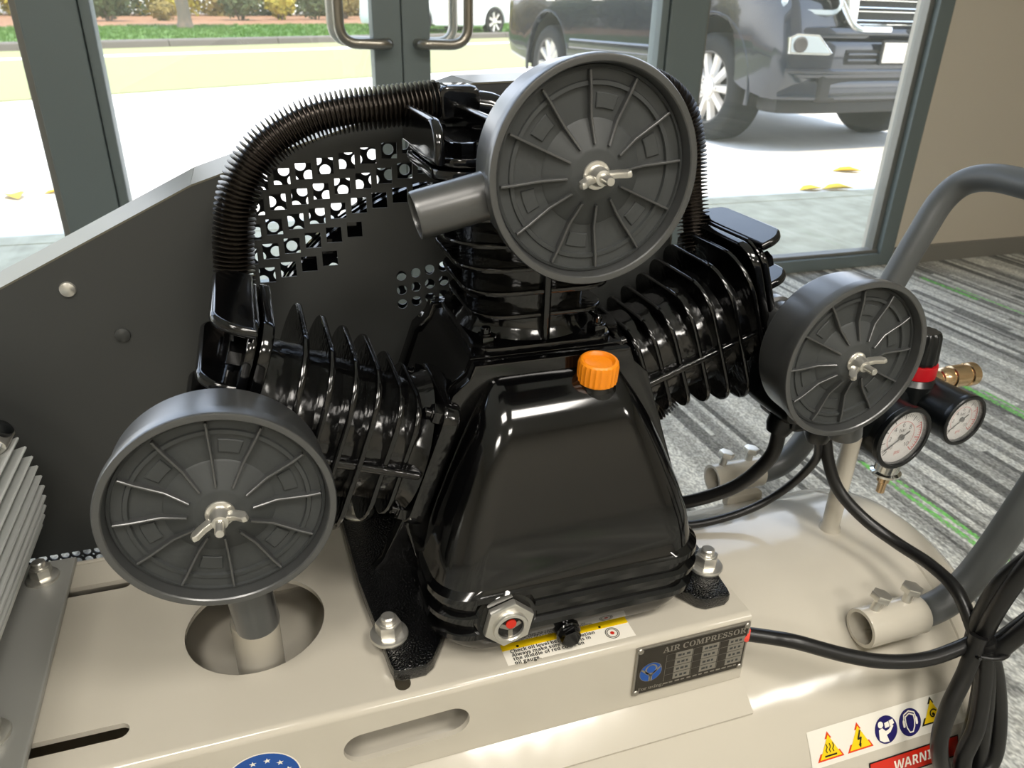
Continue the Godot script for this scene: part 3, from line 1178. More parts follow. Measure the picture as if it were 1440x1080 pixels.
	part("air_dam", bp.call(0.8, 0.86, 0.27, 0.37, 0.2, 0.02), M.car_trim, car)
	part("lower_intake", bp.call(0.886, 0.48, 0.6, 0.7, 0.05, 0.01), M.car_trim, car)
	for y in [0.622, 0.66]:
		part("intake_bar", bp.call(0.905, 0.47, y, y + 0.018, 0.03, 0.005), M.navy_car_paint, car)
	part("upper_bumper", bp.call(0.86, 0.93, 0.76, 0.84, 0.22, 0.03), M.navy_car_paint, car)
	for s in [-1, 1]:
		var hs := MB.new()   # fog lamp pod
		var pl := PackedVector2Array([Vector2(-0.16, -0.055), Vector2(0.13, -0.06), Vector2(0.16, -0.045), Vector2(0.04, 0.07), Vector2(-0.12, 0.075), Vector2(-0.17, 0.05)])
		var xf := frame(Vector3(s * 0.745, 0.72, 0.80), Vector3(s * 0.28, 0, 1))
		if s > 0:
			xf.basis.x = -xf.basis.x
			xf.basis.z = xf.basis.z
		var pp := pl
		if s > 0:
			xf = frame(Vector3(s * 0.745, 0.72, 0.80), Vector3(s * 0.28, 0, 1))
			pp = PackedVector2Array()
			for k in range(pl.size() - 1, -1, -1):
				pp.append(Vector2(-pl[k].x, pl[k].y))
		hs.prism(pp, xf, -0.03, 0.045, 0.008)
		var pod := part("fog_lamp", hs, M.car_chrome, car)
		var ins := MB.new()
		ins.prism(MB.inset(pp, 0.014), xf, 0.03, 0.05, 0.004)
		part("lamp_cover", ins, M.lamp_glass, pod)
		var fl := MB.new()
		fl.lathe([[0.0, 0.03], [0.048, 0.03], [0.05, 0.055], [0.04, 0.06], [0.0, 0.052]], xf * Transform3D(Basis(), Vector3(-s * -0.09 if s < 0 else 0.09, 0.005, 0)), 24)
		part("bulb", fl, M.car_dark_rim, pod)
		var hl := MB.new()   # headlamp
		hl.box(Vector3(s * 0.72, 0.98, 0.70), Vector3(0.44, 0.16, 0.16), 0.05, Basis(Vector3.UP, s * 0.35))
		part("headlamp", hl, M.lamp_glass, car)
	var gb := MB.new()
	gb.box(Vector3(0, 0.98, 0.73), Vector3(1.0, 0.26, 0.14), 0.03)
	part("grille", gb, M.car_trim, car)
	for y in [0.87, 0.95, 1.02, 1.09]:
		var b := MB.new()
		b.box(Vector3(0, y, 0.815), Vector3(0.92, 0.036, 0.05), 0.01)
		part("grille_bar", b, M.car_chrome, car)
	for s in [-1, 1]:
		var gs := MB.new()
		gs.tube(bent([Vector3(s * 0.1, 0.825, 0.86), Vector3(s * 0.42, 0.825, 0.845), Vector3(s * 0.6, 1.12, 0.76)], 0.08), 0.026, 10)
		part("grille_surround", gs, M.car_chrome, car)
		var gw := MB.new()
		gw.prism(PackedVector2Array([Vector2(-0.03, 0.0), Vector2(0.05, 0.0), Vector2(0.02, 0.27), Vector2(-0.1, 0.27)]) if s < 0 else PackedVector2Array([Vector2(-0.05, 0.0), Vector2(0.03, 0.0), Vector2(0.1, 0.27), Vector2(-0.02, 0.27)]), Transform3D(Basis(), Vector3(s * 0.44, 0.86, 0.78)), 0.0, 0.06, 0.012)
		part("grille_side", gw, M.car_chrome, car)
	var np := MB.new()
	np.box(Vector3(0, 0.68, 0.925), Vector3(0.37, 0.13, 0.012), 0.004)
	part("number_plate", np, M.white_print, car)
	var npf := MB.new()
	npf.box(Vector3(0, 0.68, 0.915), Vector3(0.4, 0.16, 0.02), 0.006)
	part("plate_holder", npf, M.car_trim, car)

	# white car at the far kerb: only its lower rear corner and a wheel show
	SC = S * 1.16
	var wp := Vector3(7.23, slope_y(-23.62), -23.62)
	var yaw := atan2(KD.x, KD.y)   # local z along the street
	var wc := thing("car", "white hatchback car parked far off along the opposite kerb", "car", wp - Vector3(0.493, 0, 0.87) * 0.0, yaw)
	var wb := MB.new()
	var wo := PackedVector2Array([Vector2(0.85, 0.3), Vector2(0.9, 0.5), Vector2(0.82, 0.72), Vector2(0.45, 0.92), Vector2(-0.3, 1.0), Vector2(-0.9, 1.4), Vector2(-2.0, 1.43), Vector2(-2.75, 1.05), Vector2(-3.0, 0.9), Vector2(-3.05, 0.4), Vector2(-3.0, 0.25)])
	wo.append_array(arch(-2.5, 0.3, 0.36, 185, -5, 12))
	wo.append_array(PackedVector2Array([Vector2(-2.05, 0.22), Vector2(-0.45, 0.22)]))
	wo.append_array(arch(0, 0.3, 0.36, 185, 0, 12))
	wb.prism(wo, Transform3D(side.basis, Vector3(0.75, 0, 0)), -0.82, 0.82, 0.05, 3)
	part("body", wb, M.white_car_paint, wc, Transform3D(), 40.0)
	var wg := MB.new()
	var wgp := PackedVector2Array([Vector2(-0.45, 1.02), Vector2(-0.95, 1.36), Vector2(-1.95, 1.38), Vector2(-2.4, 1.05)])
	wg.prism(wgp, Transform3D(side.basis, Vector3(0.75, 0, 0)), -0.828, 0.828)
	part("side_window", wg, M.car_glass, wc)
	var wms := wheel_meshes(0.33, 0.2, 0.24, 7)
	for w in [0.0, -2.5]:
		put_wheel(wc, wms, Vector3(0.03, 0.33, w), -1)
		put_wheel(wc, wms, Vector3(1.47, 0.33, w), 1)
	var wu := MB.new()
	wu.box(Vector3(0.75, 0.4, -1.0), Vector3(1.25, 0.3, 3.0), 0.03)
	part("underbody", wu, M.car_trim, wc)
	SC = S


# ---------- the compressor ----------
const KX := 0.202
const KY := 0.63   # crankcase middle
const CY := 0.65   # where the cylinder axes meet
const CO := Vector3(0.05, 0.0, -0.525)
var W := Transform3D(Basis(), -CO)
const UPZ := Basis(Vector3(0, 0, 1), Vector3(1, 0, 0), Vector3(0, 1, 0))   # frame z up: x to world z, y to world x
const FLAT := Basis(Vector3(1, 0, 0), Vector3(0, 0, -1), Vector3(0, 1, 0))   # outline in x, -z; extruded up
const ALONG := Basis(Vector3(0, 1, 0), Vector3(0, 0, 1), Vector3(1, 0, 0))   # outline in y, z; extruded along x


func hex_bolt(hex_r: float, hex_h: float, washer_r: float, stud_r: float, stud_h: float) -> MB:
	var b := MB.new()
	var h := 0.0
	if washer_r > 0.0:
		b.lathe([[0.0, 0.0], [washer_r * 0.97, 0.0], [washer_r, 0.0015], [washer_r * 0.96, 0.003], [hex_r * 0.98, 0.0045], [0.0, 0.0045]], Transform3D(), 28)
		h = 0.004
	b.prism(MB.circle(Vector2.ZERO, hex_r, 6), Transform3D(), h, h + hex_h, 0.0012, 2)
	if stud_r > 0.0:
		var s := h + hex_h
		b.lathe([[0.0, s - 0.002], [stud_r * 1.35, s - 0.001], [stud_r * 1.3, s + 0.001], [stud_r, s + 0.0012], [stud_r, s + stud_h - 0.001], [stud_r * 0.8, s + stud_h], [0.0, s + stud_h]], Transform3D(), 18)
	return b


func finned_tube(path: PackedVector3Array, rc: float, rf: float, pitch: float, caps := true) -> MB:
	var b := MB.new()
	b.tube(path, rc, 14, false, caps)
	var acc := 0.0
	var next := pitch
	for k in path.size() - 1:
		var d := path[k].distance_to(path[k + 1])
		while next <= acc + d:
			var p := path[k].lerp(path[k + 1], (next - acc) / d)
			var t := (path[mini(k + 2, path.size() - 1)] - path[maxi(k - 1, 0)]).normalized()
			b.lathe([[rc, -pitch * 0.32], [rf, -pitch * 0.09], [rf, pitch * 0.09], [rc, pitch * 0.32]], frame(p, t, Vector3(0.3, 0.2, 1)), 16)
			b.v.resize(b.v.size() - 16 * 2 * 3)   # no end discs
			next += pitch
		acc += d
	return b


var filter_meshes := {}


func air_filter(comp: Node3D, c: Vector3, nut_turn: float, pipe_turn: float, pipe_end: float, pipe_shift: float, neck_to: float, rib_turn: float, label: String) -> void:
	if filter_meshes.is_empty():
		var b := MB.new()
		b.lathe([[0.0, -0.046], [0.058, -0.046], [0.0645, -0.0445], [0.0662, -0.041], [0.0677, -0.0115], [0.0685, -0.0105], [0.0698, -0.0095], [0.07, -0.002], [0.0693, -0.0004], [0.068, 0.0], [0.0655, -0.0003], [0.0648, -0.0012], [0.0635, -0.009], [0.06, -0.013], [0.0, -0.013]], Transform3D(), 96)
		filter_meshes.body = b.mesh(28, SC)
		b = MB.new()
		b.lathe([[0.0, -0.0135], [0.0632, -0.0135], [0.063, -0.0085], [0.0612, -0.0078], [0.0608, -0.0098], [0.0548, -0.01], [0.0542, -0.0088], [0.0518, -0.0086], [0.0512, -0.0108], [0.033, -0.0112], [0.0318, -0.0102], [0.0165, -0.0035], [0.0145, -0.0026], [0.0, -0.0026]], Transform3D(), 96)
		filter_meshes.cover = b.mesh(28, SC)
		b = MB.new()
		var pr := PackedVector2Array([Vector2(0.0162, -0.012), Vector2(0.0605, -0.012), Vector2(0.0605, -0.0062), Vector2(0.052, -0.0056), Vector2(0.034, -0.0066), Vector2(0.019, -0.0018)])
		b.prism(pr, Transform3D(Basis(Vector3(1, 0, 0), Vector3(0, 0, 1), Vector3(0, -1, 0)), Vector3.ZERO), -0.0008, 0.0008, 0.0004, 1)
		filter_meshes.rib = b.mesh(28, SC)
		b = MB.new()
		var arc := PackedVector2Array()
		for i in 9:
			arc.append(Vector2(0.0475, 0).rotated(deg_to_rad(-9.0 + 18.0 * i / 8)))
		for i in 9:
			arc.append(Vector2(0.0385, 0).rotated(deg_to_rad(9.0 - 18.0 * i / 8)))
		b.prism(arc, Transform3D(), -0.0115, -0.0098, 0.0005, 1)
		filter_meshes.pad = b.mesh(28, SC)
		b = MB.new()
		b.lathe([[0.0, -0.003], [0.0088, -0.003], [0.009, -0.0014], [0.0086, -0.0008], [0.0066, -0.0006], [0.006, 0.004], [0.0048, 0.0085], [0.003, 0.009], [0.003, 0.0185], [0.0024, 0.0195], [0.0, 0.0195]], Transform3D(), 28)
		for s in [0, 1]:
			var w := MB.new()
			w.prism(PackedVector2Array([Vector2(0.0035, 0.001), Vector2(0.008, 0.0012), Vector2(0.0125, 0.0045), Vector2(0.0163, 0.0085), Vector2(0.0174, 0.0125), Vector2(0.0162, 0.0148), Vector2(0.0135, 0.0146), Vector2(0.009, 0.0098), Vector2(0.0038, 0.0068)]), Transform3D(Basis(Vector3(1, 0, 0), Vector3(0, 0, 1), Vector3(0, -1, 0)), Vector3.ZERO), -0.0022, 0.0022, 0.0013, 2)
			b.add(w, Transform3D(Basis(Vector3(0, 0, 1), PI * s), Vector3.ZERO))
		filter_meshes.nut = b.mesh(40, SC)
	var body := part_mesh("air_filter", filter_meshes.body, M.filter_plastic, comp, W * Transform3D(Basis(), c), label)
	part_mesh("cover", filter_meshes.cover, M.filter_cover, body)
	for i in 12:
		part_mesh("rib", filter_meshes.rib, M.filter_plastic, body, Transform3D(Basis(Vector3(0, 0, 1), TAU * i / 12 + rib_turn), Vector3.ZERO))
	for i in 6:
		part_mesh("raised_pad", filter_meshes.pad, M.filter_cover, body, Transform3D(Basis(Vector3(0, 0, 1), TAU * (i + 0.25) / 6 + rib_turn), Vector3.ZERO))
	part_mesh("wing_nut", filter_meshes.nut, M.zinc, body, Transform3D(Basis(Vector3(0, 0, 1), nut_turn), Vector3.ZERO))
	var p := MB.new()
	var d := Vector3(cos(pipe_turn), sin(pipe_turn), 0)
	var side := Vector3(-d.y, d.x, 0) * pipe_shift
	p.lathe([[0.0, 0.062], [0.0152, 0.062], [0.0152, pipe_end - 0.002], [0.0148, pipe_end], [0.0134, pipe_end], [0.013, pipe_end - 0.002], [0.013, 0.066], [0.0, 0.066]], frame(side + Vector3(0, 0, -0.0275), d, Vector3(0, 0, 1)), 32)
	part("intake_pipe", p, M.filter_plastic, body)
	var nk := MB.new()
	nk.lathe([[0.0, neck_to], [0.02, neck_to], [0.02, neck_to + 0.008], [0.017, neck_to + 0.01], [0.017, -0.044], [0.0, -0.044]], Transform3D(), 28)
	part("inlet_neck", nk, M.filter_plastic, body)


func cylinder(comp: Node3D, deg: float, zc: float, fins: Array, label: String, hd := 0.245) -> void:
	var z := Vector3(cos(deg_to_rad(deg)), sin(deg_to_rad(deg)), 0)
	var y := Vector3(0, 0, 1)
	var xf := W * Transform3D(Basis(y.cross(z), y, z), Vector3(KX, CY, zc))
	var b := MB.new()
	var fh := 0.063 if deg == 90 else 0.05
	b.prism(MB.rrect(0.059 if deg == 90 else 0.054, fh, 0.016, 4), Transform3D(), 0.1, 0.12 if deg == 90 else 0.114, 0.003)
	b.lathe([[0.0, 0.118], [0.058, 0.118], [0.052, 0.126], [0.0495, 0.134], [0.051, 0.16], [0.056, hd - 0.03], [0.058, hd + 0.001], [0.0, hd + 0.001]], Transform3D(), 48)
	# rib cast along the front and the back of the barrel
	for k in [-1, 1]:
		b.box(Vector3(0, k * 0.053, (0.12 + hd) / 2), Vector3(0.007, 0.014, hd - 0.12), 0.002)
	var cyl := part("cylinder", b, M.cast_enamel, comp, xf, 35.0, label)
	var cache := {}
	for f in fins:
		var key := "%.4f" % f[1]
		if not cache.has(key):
			var m := MB.new()
			m.prism(MB.rrect(f[1], minf(f[1], f[1] * 0.55 + 0.0245), f[1] * 0.5, 7), Transform3D(), -0.0022, 0.0022, 0.0017, 2)
			cache[key] = m.mesh(40, SC)
		part_mesh("cooling_fin", cache[key], M.cast_enamel, cyl, Transform3D(Basis(), Vector3(0, 0, f[0])))
	var nut := hex_bolt(0.0085, 0.008, 0.0, 0.004, 0.006).mesh(35, SC)
	for s in [[-1, -1], [1, -1], [1, 1], [-1, 1]]:
		part_mesh("flange_nut", nut, M.black_enamel, cyl, Transform3D(Basis(), Vector3(s[0] * (0.047 if deg == 90 else 0.043), s[1] * (fh - 0.013), 0.119 if deg == 90 else 0.1125)))
	# head
	var h := MB.new()
	h.prism(MB.rrect(0.086, 0.061, 0.024, 5), Transform3D(), hd, hd + 0.008, 0.002)
	h.prism(MB.rrect(0.085, 0.06, 0.024, 5), Transform3D(), hd + 0.0095, hd + 0.016, 0.002)
	h.prism(MB.rrect(0.07, 0.046, 0.016, 5), Transform3D(), hd + 0.014, hd + 0.024, 0.004)
	var head := part("cylinder_head", h, M.black_enamel, comp, xf)
	var fm := MB.new()
	var o := PackedVector2Array()
	for q in [[1, 0.0], [1, 0.0]]:
		pass
	var hy := 0.059
	var top := 0.029
	var r := 0.021
	o.append(Vector2(-hy, 0.0))
	o.append(Vector2(hy, 0.0))
	for i in 8:
		var a := PI / 2 * i / 7
		o.append(Vector2(hy - r + r * cos(a), top - r + r * sin(a)))
	for i in 8:
		var a := PI / 2 + PI / 2 * i / 7
		o.append(Vector2(-hy + r + r * cos(a), top - r + r * sin(a)))
	fm.prism(o, Transform3D(Basis(Vector3(0, 1, 0), Vector3(0, 0, 1), Vector3(1, 0, 0)), Vector3.ZERO), -0.0038, 0.0038, 0.0028, 3)
	var fmesh := fm.mesh(40, SC)
	for x in [-0.082, -0.041, 0.0, 0.041, 0.082]:
		part_mesh("head_fin", fmesh, M.black_enamel, head, Transform3D(Basis(), Vector3(x, 0, hd + 0.012)))
	var hb := hex_bolt(0.0085, 0.01, 0.0, 0.0, 0.0).mesh(35, SC)
	for s in [[-1, -1], [1, -1], [1, 1], [-1, 1]]:
		part_mesh("head_bolt", hb, M.black_enamel, head, Transform3D(Basis(), Vector3(s[0] * 0.0615, s[1] * 0.045, hd + 0.0155)))


func build_compressor() -> void:
	var comp := thing("air_compressor", "cream and black three-cylinder air compressor with round black filters standing on striped carpet", "compressor", CO)
	build_tank(comp)
	build_pump(comp)
	build_rear(comp)
	build_fittings(comp)
	build_labels(comp)


func build_tank(comp: Node3D) -> void:
	var b := MB.new()
	var tx := Transform3D(ALONG, Vector3(0, 0.303, -0.525))
	b.lathe([[0.0, -0.70], [0.08, -0.695], [0.14, -0.68], [0.18, -0.655], [0.197, -0.625], [0.2, -0.6], [0.2, 0.1], [0.2, 0.606], [0.1985, 0.6075], [0.1985, 0.6095], [0.2, 0.611], [0.199, 0.63], [0.193, 0.65], [0.18, 0.668], [0.14, 0.69], [0.08, 0.703], [0.0, 0.707]], tx, 128)
	var tank := part("tank", b, M.cream_paint, comp, W, 40.0, "cream lacquered horizontal air tank")
	for s in [-1, 1]:
		b = MB.new()
		b.box(Vector3(0.46, 0.075, -0.525 + s * 0.13), Vector3(0.05, 0.15, 0.04), 0.008)
		b.box(Vector3(0.46, 0.006, -0.525 + s * 0.13), Vector3(0.07, 0.012, 0.06), 0.004)
		part("foot", b, M.cream_paint, tank)
		b = MB.new()
		b.lathe([[0.0, -0.02], [0.07, -0.02], [0.085, -0.014], [0.085, 0.014], [0.07, 0.02], [0.0, 0.02]], frame(Vector3(-0.42, 0.085, -0.525 + s * 0.2), Vector3(0, 0, 1)), 32)
		part("wheel", b, M.rubber, tank)
	b = MB.new()
	b.tube(PackedVector3Array([Vector3(-0.42, 0.085, -0.75), Vector3(-0.42, 0.085, -0.3)]), 0.012, 12)
	b.box(Vector3(-0.42, 0.11, -0.525), Vector3(0.05, 0.06, 0.3), 0.005)
	part("axle", b, M.cream_paint, tank)
	# short socket seen through the hole in the plate
	b = MB.new()
	b.lathe([[0.0, 0.49], [0.0185, 0.49], [0.0185, 0.564], [0.0178, 0.5655], [0.0152, 0.5655], [0.0147, 0.564], [0.0147, 0.52], [0.0, 0.52]], Transform3D(UPZ, Vector3(-0.043, 0, -0.494)), 36)
	part("pipe_socket", b, M.cream_paint, tank)
	# mounting plate: top with holes, front face with its long slot, flange welded to the tank
	b = MB.new()
	var bx := -0.62
	var ex := 0.362
	var top := PackedVector2Array([Vector2(bx, 0.4095), Vector2(ex, 0.4095), Vector2(ex, 0.639), Vector2(bx, 0.639)])
	b.sheet(top, [MB.circle(Vector2(-0.044, 0.517), 0.0555, 48), MB.obround(Vector2(-0.19, 0.4355), 0.052, 0.0065), MB.obround(Vector2(-0.2, 0.601), 0.046, 0.0062), MB.obround(Vector2(0.0605, 0.432), 0.0145, 0.006, Vector2.DOWN)], Transform3D(FLAT, Vector3.ZERO), 0.5355, 0.54)
	var arc := PackedVector2Array()
	for i in 7:
		var a := PI / 2 * i / 6
		arc.append(Vector2(0.5335 + 0.0065 * cos(a), -0.4095 + 0.0065 * sin(a)))
	for i in 5:
		var a := PI / 2 * (4 - i) / 4
		arc.append(Vector2(0.5335 + 0.002 * cos(a), -0.4095 + 0.002 * sin(a)))
	b.prism(arc, Transform3D(ALONG, Vector3.ZERO), bx, ex)
	var face := PackedVector2Array([Vector2(bx, 0.466), Vector2(ex, 0.466), Vector2(ex, 0.5335), Vector2(bx, 0.5335)])
	b.sheet(face, [MB.obround(Vector2(0.06, 0.5015), 0.0345, 0.0145, Vector2(1, 0.04).normalized(), 12)], Transform3D(), -0.4075, -0.403)
	var fl := PackedVector2Array([Vector2(0.4665, -0.4075), Vector2(0.4615, -0.4), Vector2(0.4465, -0.379), Vector2(0.4425, -0.3805), Vector2(0.4445, -0.3855), Vector2(0.4605, -0.4065)])
	fl.reverse()
	b.prism(fl, Transform3D(ALONG, Vector3.ZERO), bx, ex + 0.002)
	b.box(Vector3((bx + ex) / 2, 0.49, -0.6435), Vector3(ex - bx, 0.1, 0.0045), 0.001)
	part("mounting_plate", b, M.cream_paint, comp, W, 33.0, "cream sheet steel plate the pump is bolted to")
	# riser pipe and handle sockets
	b = MB.new()
	b.lathe([[0.0, 0.49], [0.012, 0.49], [0.011, 0.506], [0.0092, 0.51], [0.0092, 0.65], [0.0, 0.65]], Transform3D(UPZ, Vector3(0.55, 0, -0.525)), 28)
	part("riser_pipe", b, M.cream_paint, comp, W)
	for s in [0, 1]:
		var yz: Vector2 = [Vector2(0.487, -0.404), Vector2(0.489, -0.665)][s]
		var x0 := 0.491
		b = MB.new()
		b.lathe([[0.0145, x0 + 0.004], [0.0150, x0], [0.0182, x0], [0.0188, x0 + 0.001], [0.0188, x0 + 0.067], [0.0182, x0 + 0.068], [0.0150, x0 + 0.068], [0.0145, x0 + 0.064], [0.0145, x0 + 0.004]], Transform3D(ALONG, Vector3(0, yz.x, yz.y)), 40)
		b.v.resize(b.v.size() - 40 * 2 * 3)
		b.box(Vector3(x0 + 0.034, yz.x - 0.02, yz.y + (-0.012 if s == 0 else 0.02)), Vector3(0.05, 0.016, 0.012), 0.002)
		var col := part("handle_socket", b, M.cream_paint, comp, W)
		var hb := hex_bolt(0.0098, 0.007, 0.0, 0.0, 0.0)
		var sk := MB.new()
		sk.lathe([[0.0, -0.014], [0.0045, -0.014], [0.0045, 0.001], [0.0, 0.001]], Transform3D(), 14)
		hb.add(sk)
		for k in 2:
			part("clamp_bolt", hb, M.zinc, col, Transform3D(Basis(Vector3(0, 0, 1), -0.25 + 0.1 * k) * UPZ, Vector3(x0 + 0.016 + 0.036 * k, yz.x + 0.029, yz.y - 0.002)))
	b = MB.new()
	var arm := [Vector3(0.535, 0.488, 0), Vector3(0.575, 0.489, 0), Vector3(0.603, 0.503, 0), Vector3(0.628, 0.541, 0), Vector3(0.66, 0.625, 0), Vector3(0.699, 0.731, 0), Vector3(0.72, 0.781, 0), Vector3(0.739, 0.82, 0)]
	var pts := []
	for p in arm:
		pts.append(p + Vector3(0, 0, -0.665))
	pts.append_array([Vector3(0.752, 0.843, -0.652), Vector3(0.757, 0.853, -0.62), Vector3(0.757, 0.853, -0.57), Vector3(0.757, 0.853, -0.50), Vector3(0.757, 0.853, -0.449), Vector3(0.752, 0.843, -0.417)])
	arm.reverse()
	for p in arm:
		pts.append(p + Vector3(0, -0.001, -0.404))
	b.tube(spline(pts, 7), 0.0148, 24)
	part("handle", b, M.handle_black, comp, W, 60.0, "black tubular push handle")


func build_pump(comp: Node3D) -> void:
	var kc := Transform3D(Basis(), Vector3(KX, KY, 0))
	var prof := PackedVector2Array([Vector2(-0.088, -0.074), Vector2(0.088, -0.074), Vector2(0.112, -0.03), Vector2(0.1185, 0.0015), Vector2(0.079, 0.1105), Vector2(0.066, 0.122), Vector2(0.062, 0.132), Vector2(-0.062, 0.132), Vector2(-0.066, 0.122), Vector2(-0.079, 0.1105), Vector2(-0.1185, 0.0015), Vector2(-0.112, -0.03)])
	var b := MB.new()
	b.prism(prof, kc, -0.66, -0.492, 0.005)
	b.prism(MB.inset(prof, -0.003), kc, -0.4995, -0.4895, 0.002)
	b.prism(MB.inset(prof, -0.002), kc, -0.515, -0.506, 0.002)
	b.prism(MB.inset(prof, -0.003), kc, -0.645, -0.63, 0.003)
	# legs of the casing down to the feet, with gussets
	for s in [-1, 1]:
		var g := MB.new()
		var gp := PackedVector2Array([Vector2(0.09, -0.086), Vector2(0.148, -0.082), Vector2(0.135, -0.068), Vector2(0.112, -0.02), Vector2(0.09, 0.0)])
		g.prism(gp, kc, -0.552, -0.54, 0.003)
		g.prism(gp, kc, -0.64, -0.628, 0.003)
		g.box(kc * Vector3(0.098, -0.06, -0.575), Vector3(0.03, 0.06, 0.15), 0.008)
		b.add(g, Transform3D(Basis.from_scale(Vector3(s, 1, 1)), Vector3(KX - s * KX, 0, 0)))
	var cc := part("crankcase", b, M.black_enamel, comp, W, 33.0, "glossy black cast crankcase")
	# feet
	for s in [-1, 1]:
		var fp := PackedVector2Array([Vector2(0.053, 0.428), Vector2(0.0545, 0.422), Vector2(0.060, 0.419), Vector2(0.079, 0.419), Vector2(0.086, 0.424), Vector2(0.104, 0.455), Vector2(0.114, 0.5), Vector2(0.114, 0.648), Vector2(0.043, 0.648), Vector2(0.039, 0.642), Vector2(0.043, 0.53)])
		if s > 0:
			var q := PackedVector2Array()
			for k in range(fp.size() - 1, -1, -1):
				q.append(Vector2(2 * KX - fp[k].x, fp[k].y))
			fp = q
		b = MB.new()
		b.prism(fp, Transform3D(FLAT, Vector3.ZERO), 0.54, 0.5525, 0.003)
		part("mounting_foot", b, M.foot_enamel, comp, W)
		var nb := hex_bolt(0.0105, 0.0105, 0.0155, 0.0058, 0.006)
		for z in [-0.458, -0.63]:
			part("foot_bolt", nb, M.zinc, comp, W * Transform3D(UPZ.rotated(Vector3.UP, 0.3), Vector3(KX + s * 0.1445, 0.5525, z)), 35.0, "bright zinc hex nut on the foot" if z > -0.5 else "")
	# front cover
	b = MB.new()
	var rings := []
	for e in [[0.5425, 0.07, -0.442], [0.5435, 0.083, -0.433], [0.547, 0.095, -0.426], [0.553, 0.104, -0.4215], [0.561, 0.1095, -0.419], [0.5685, 0.1112, -0.4182], [0.571, 0.1152, -0.4138], [0.576, 0.1156, -0.4138], [0.5785, 0.1122, -0.4178], [0.586, 0.1126, -0.4175], [0.5885, 0.1164, -0.4134], [0.593, 0.1164, -0.4134], [0.5955, 0.1126, -0.4175], [0.603, 0.1122, -0.4175], [0.6055, 0.1154, -0.4136], [0.61, 0.115, -0.414], [0.614, 0.1108, -0.4182], [0.627, 0.1085, -0.4205], [0.64, 0.1055, -0.423], [0.66, 0.099, -0.4285], [0.69, 0.0865, -0.438], [0.71, 0.077, -0.446], [0.723, 0.07, -0.452], [0.732, 0.0648, -0.4575], [0.739, 0.0602, -0.464], [0.745, 0.0565, -0.4715], [0.75, 0.0535, -0.48], [0.7535, 0.0505, -0.488]]:
		var hz: float = (e[2] + 0.505) / 2
		var r := PackedVector3Array()
		for p in MB.rrect(hz, e[1], minf(0.033, hz * 0.9), 8):
			r.append(Vector3(KX + p.y, e[0], -0.505 + hz + p.x))
		rings.append(r)
	b.loft(rings)
	var cover := part("front_cover", b, M.black_enamel, comp, W, 38.0, "smooth glossy black front cover with three ridges")
	# boss for the sight glass, drain boss
	b = MB.new()
	var sg := Vector3(0.1415, 0.5865, -0.403)
	b.lathe([[0.0, -0.04], [0.027, -0.04], [0.0255, -0.013], [0.0235, -0.0105], [0.0, -0.0105]], Transform3D(Basis(), sg), 36)
	var dp := Vector3(0.1955, 0.5535, -0.413)
	b.lathe([[0.0, -0.04], [0.0115, -0.04], [0.0105, -0.004], [0.0095, -0.003], [0.0, -0.003]], Transform3D(Basis(), dp), 28)
	part("cover_boss", b, M.black_enamel, cover)
	b = MB.new()
	b.prism(MB.circle(Vector2.ZERO, 0.0205, 6, 0.3), Transform3D(Basis(), sg), -0.0105, -0.003, 0.0015, 2)
	b.lathe([[0.0102, -0.006], [0.0102, 0.0], [0.0108, 0.0008], [0.0132, 0.0006], [0.0138, -0.0004], [0.0138, -0.004], [0.0102, -0.006]], Transform3D(Basis(), sg), 36)
	b.v.resize(b.v.size() - 36 * 2 * 3)
	var sight := part("sight_glass", b, M.zinc, cover, Transform3D(), 35.0, "steel oil sight glass with a red dot")
	b = MB.new()
	b.lathe([[0.0, -0.0032], [0.0104, -0.0032], [0.0104, -0.0024], [0.0, -0.0024]], Transform3D(Basis(), sg), 28)
	part("sight_back", b, M.black_print, sight)
	b = MB.new()
	for k in 3:
		b.box(sg + Vector3(0, -0.0015, -0.002) + Vector3(sin(TAU * k / 3 + PI), cos(TAU * k / 3 + PI), 0) * 0.0045, Vector3(0.0035, 0.0095, 0.001), 0.0003, Basis(Vector3(0, 0, 1), -TAU * k / 3))
	part("star_insert", b, M.plate_silver, sight)
	b = MB.new()
	b.lathe([[0.0, -0.0022], [0.0042, -0.0022], [0.004, -0.0012], [0.0, -0.001]], Transform3D(Basis(), sg + Vector3(0.0005, 0.0028, 0)), 22)
	part("level_dot", b, M.red_print, sight)
	b = MB.new()
	b.prism(MB.circle(Vector2.ZERO, 0.0085, 6, 0.2), Transform3D(Basis(), dp), -0.004, 0.004, 0.0014)
	part("drain_plug", b, M.black_enamel, cover)
	# oil filler cap
	b = MB.new()
	var ax := frame(Vector3(0.2325, 0.7475, -0.478), Vector3(0.0, 1.0, 0.1), Vector3(0, 0, 1))
	var n := 72
	var ring2 := []
	for e in [[0.0145, -0.001, 0], [0.0155, 0.0, 1], [0.0157, 0.0135, 1], [0.0152, 0.0165, 0.5], [0.014, 0.0178, 0], [0.0125, 0.0178, 0], [0.0112, 0.0166, 0], [0.0105, 0.0152, 0], [0.005, 0.0142, 0]]:
		var r := PackedVector3Array()
		for i in n:
			var rr: float = e[0] + e[2] * (0.0004 if i % 3 == 0 else -0.0002)
			r.append(ax * Vector3(rr * cos(TAU * i / n), rr * sin(TAU * i / n), e[1]))
		ring2.append(r)
	b.loft(ring2)
	var cap := part("oil_cap", b, M.orange_plastic, comp, W, 30.0, "orange ribbed oil filler cap")
	b = MB.new()
	b.lathe([[0.0, -0.02], [0.0185, -0.02], [0.0165, -0.005], [0.0135, -0.0005], [0.0, -0.0005]], ax, 30)
	part("filler_neck", b, M.black_enamel, cap)
	# breather plug with a pale top
	b = MB.new()
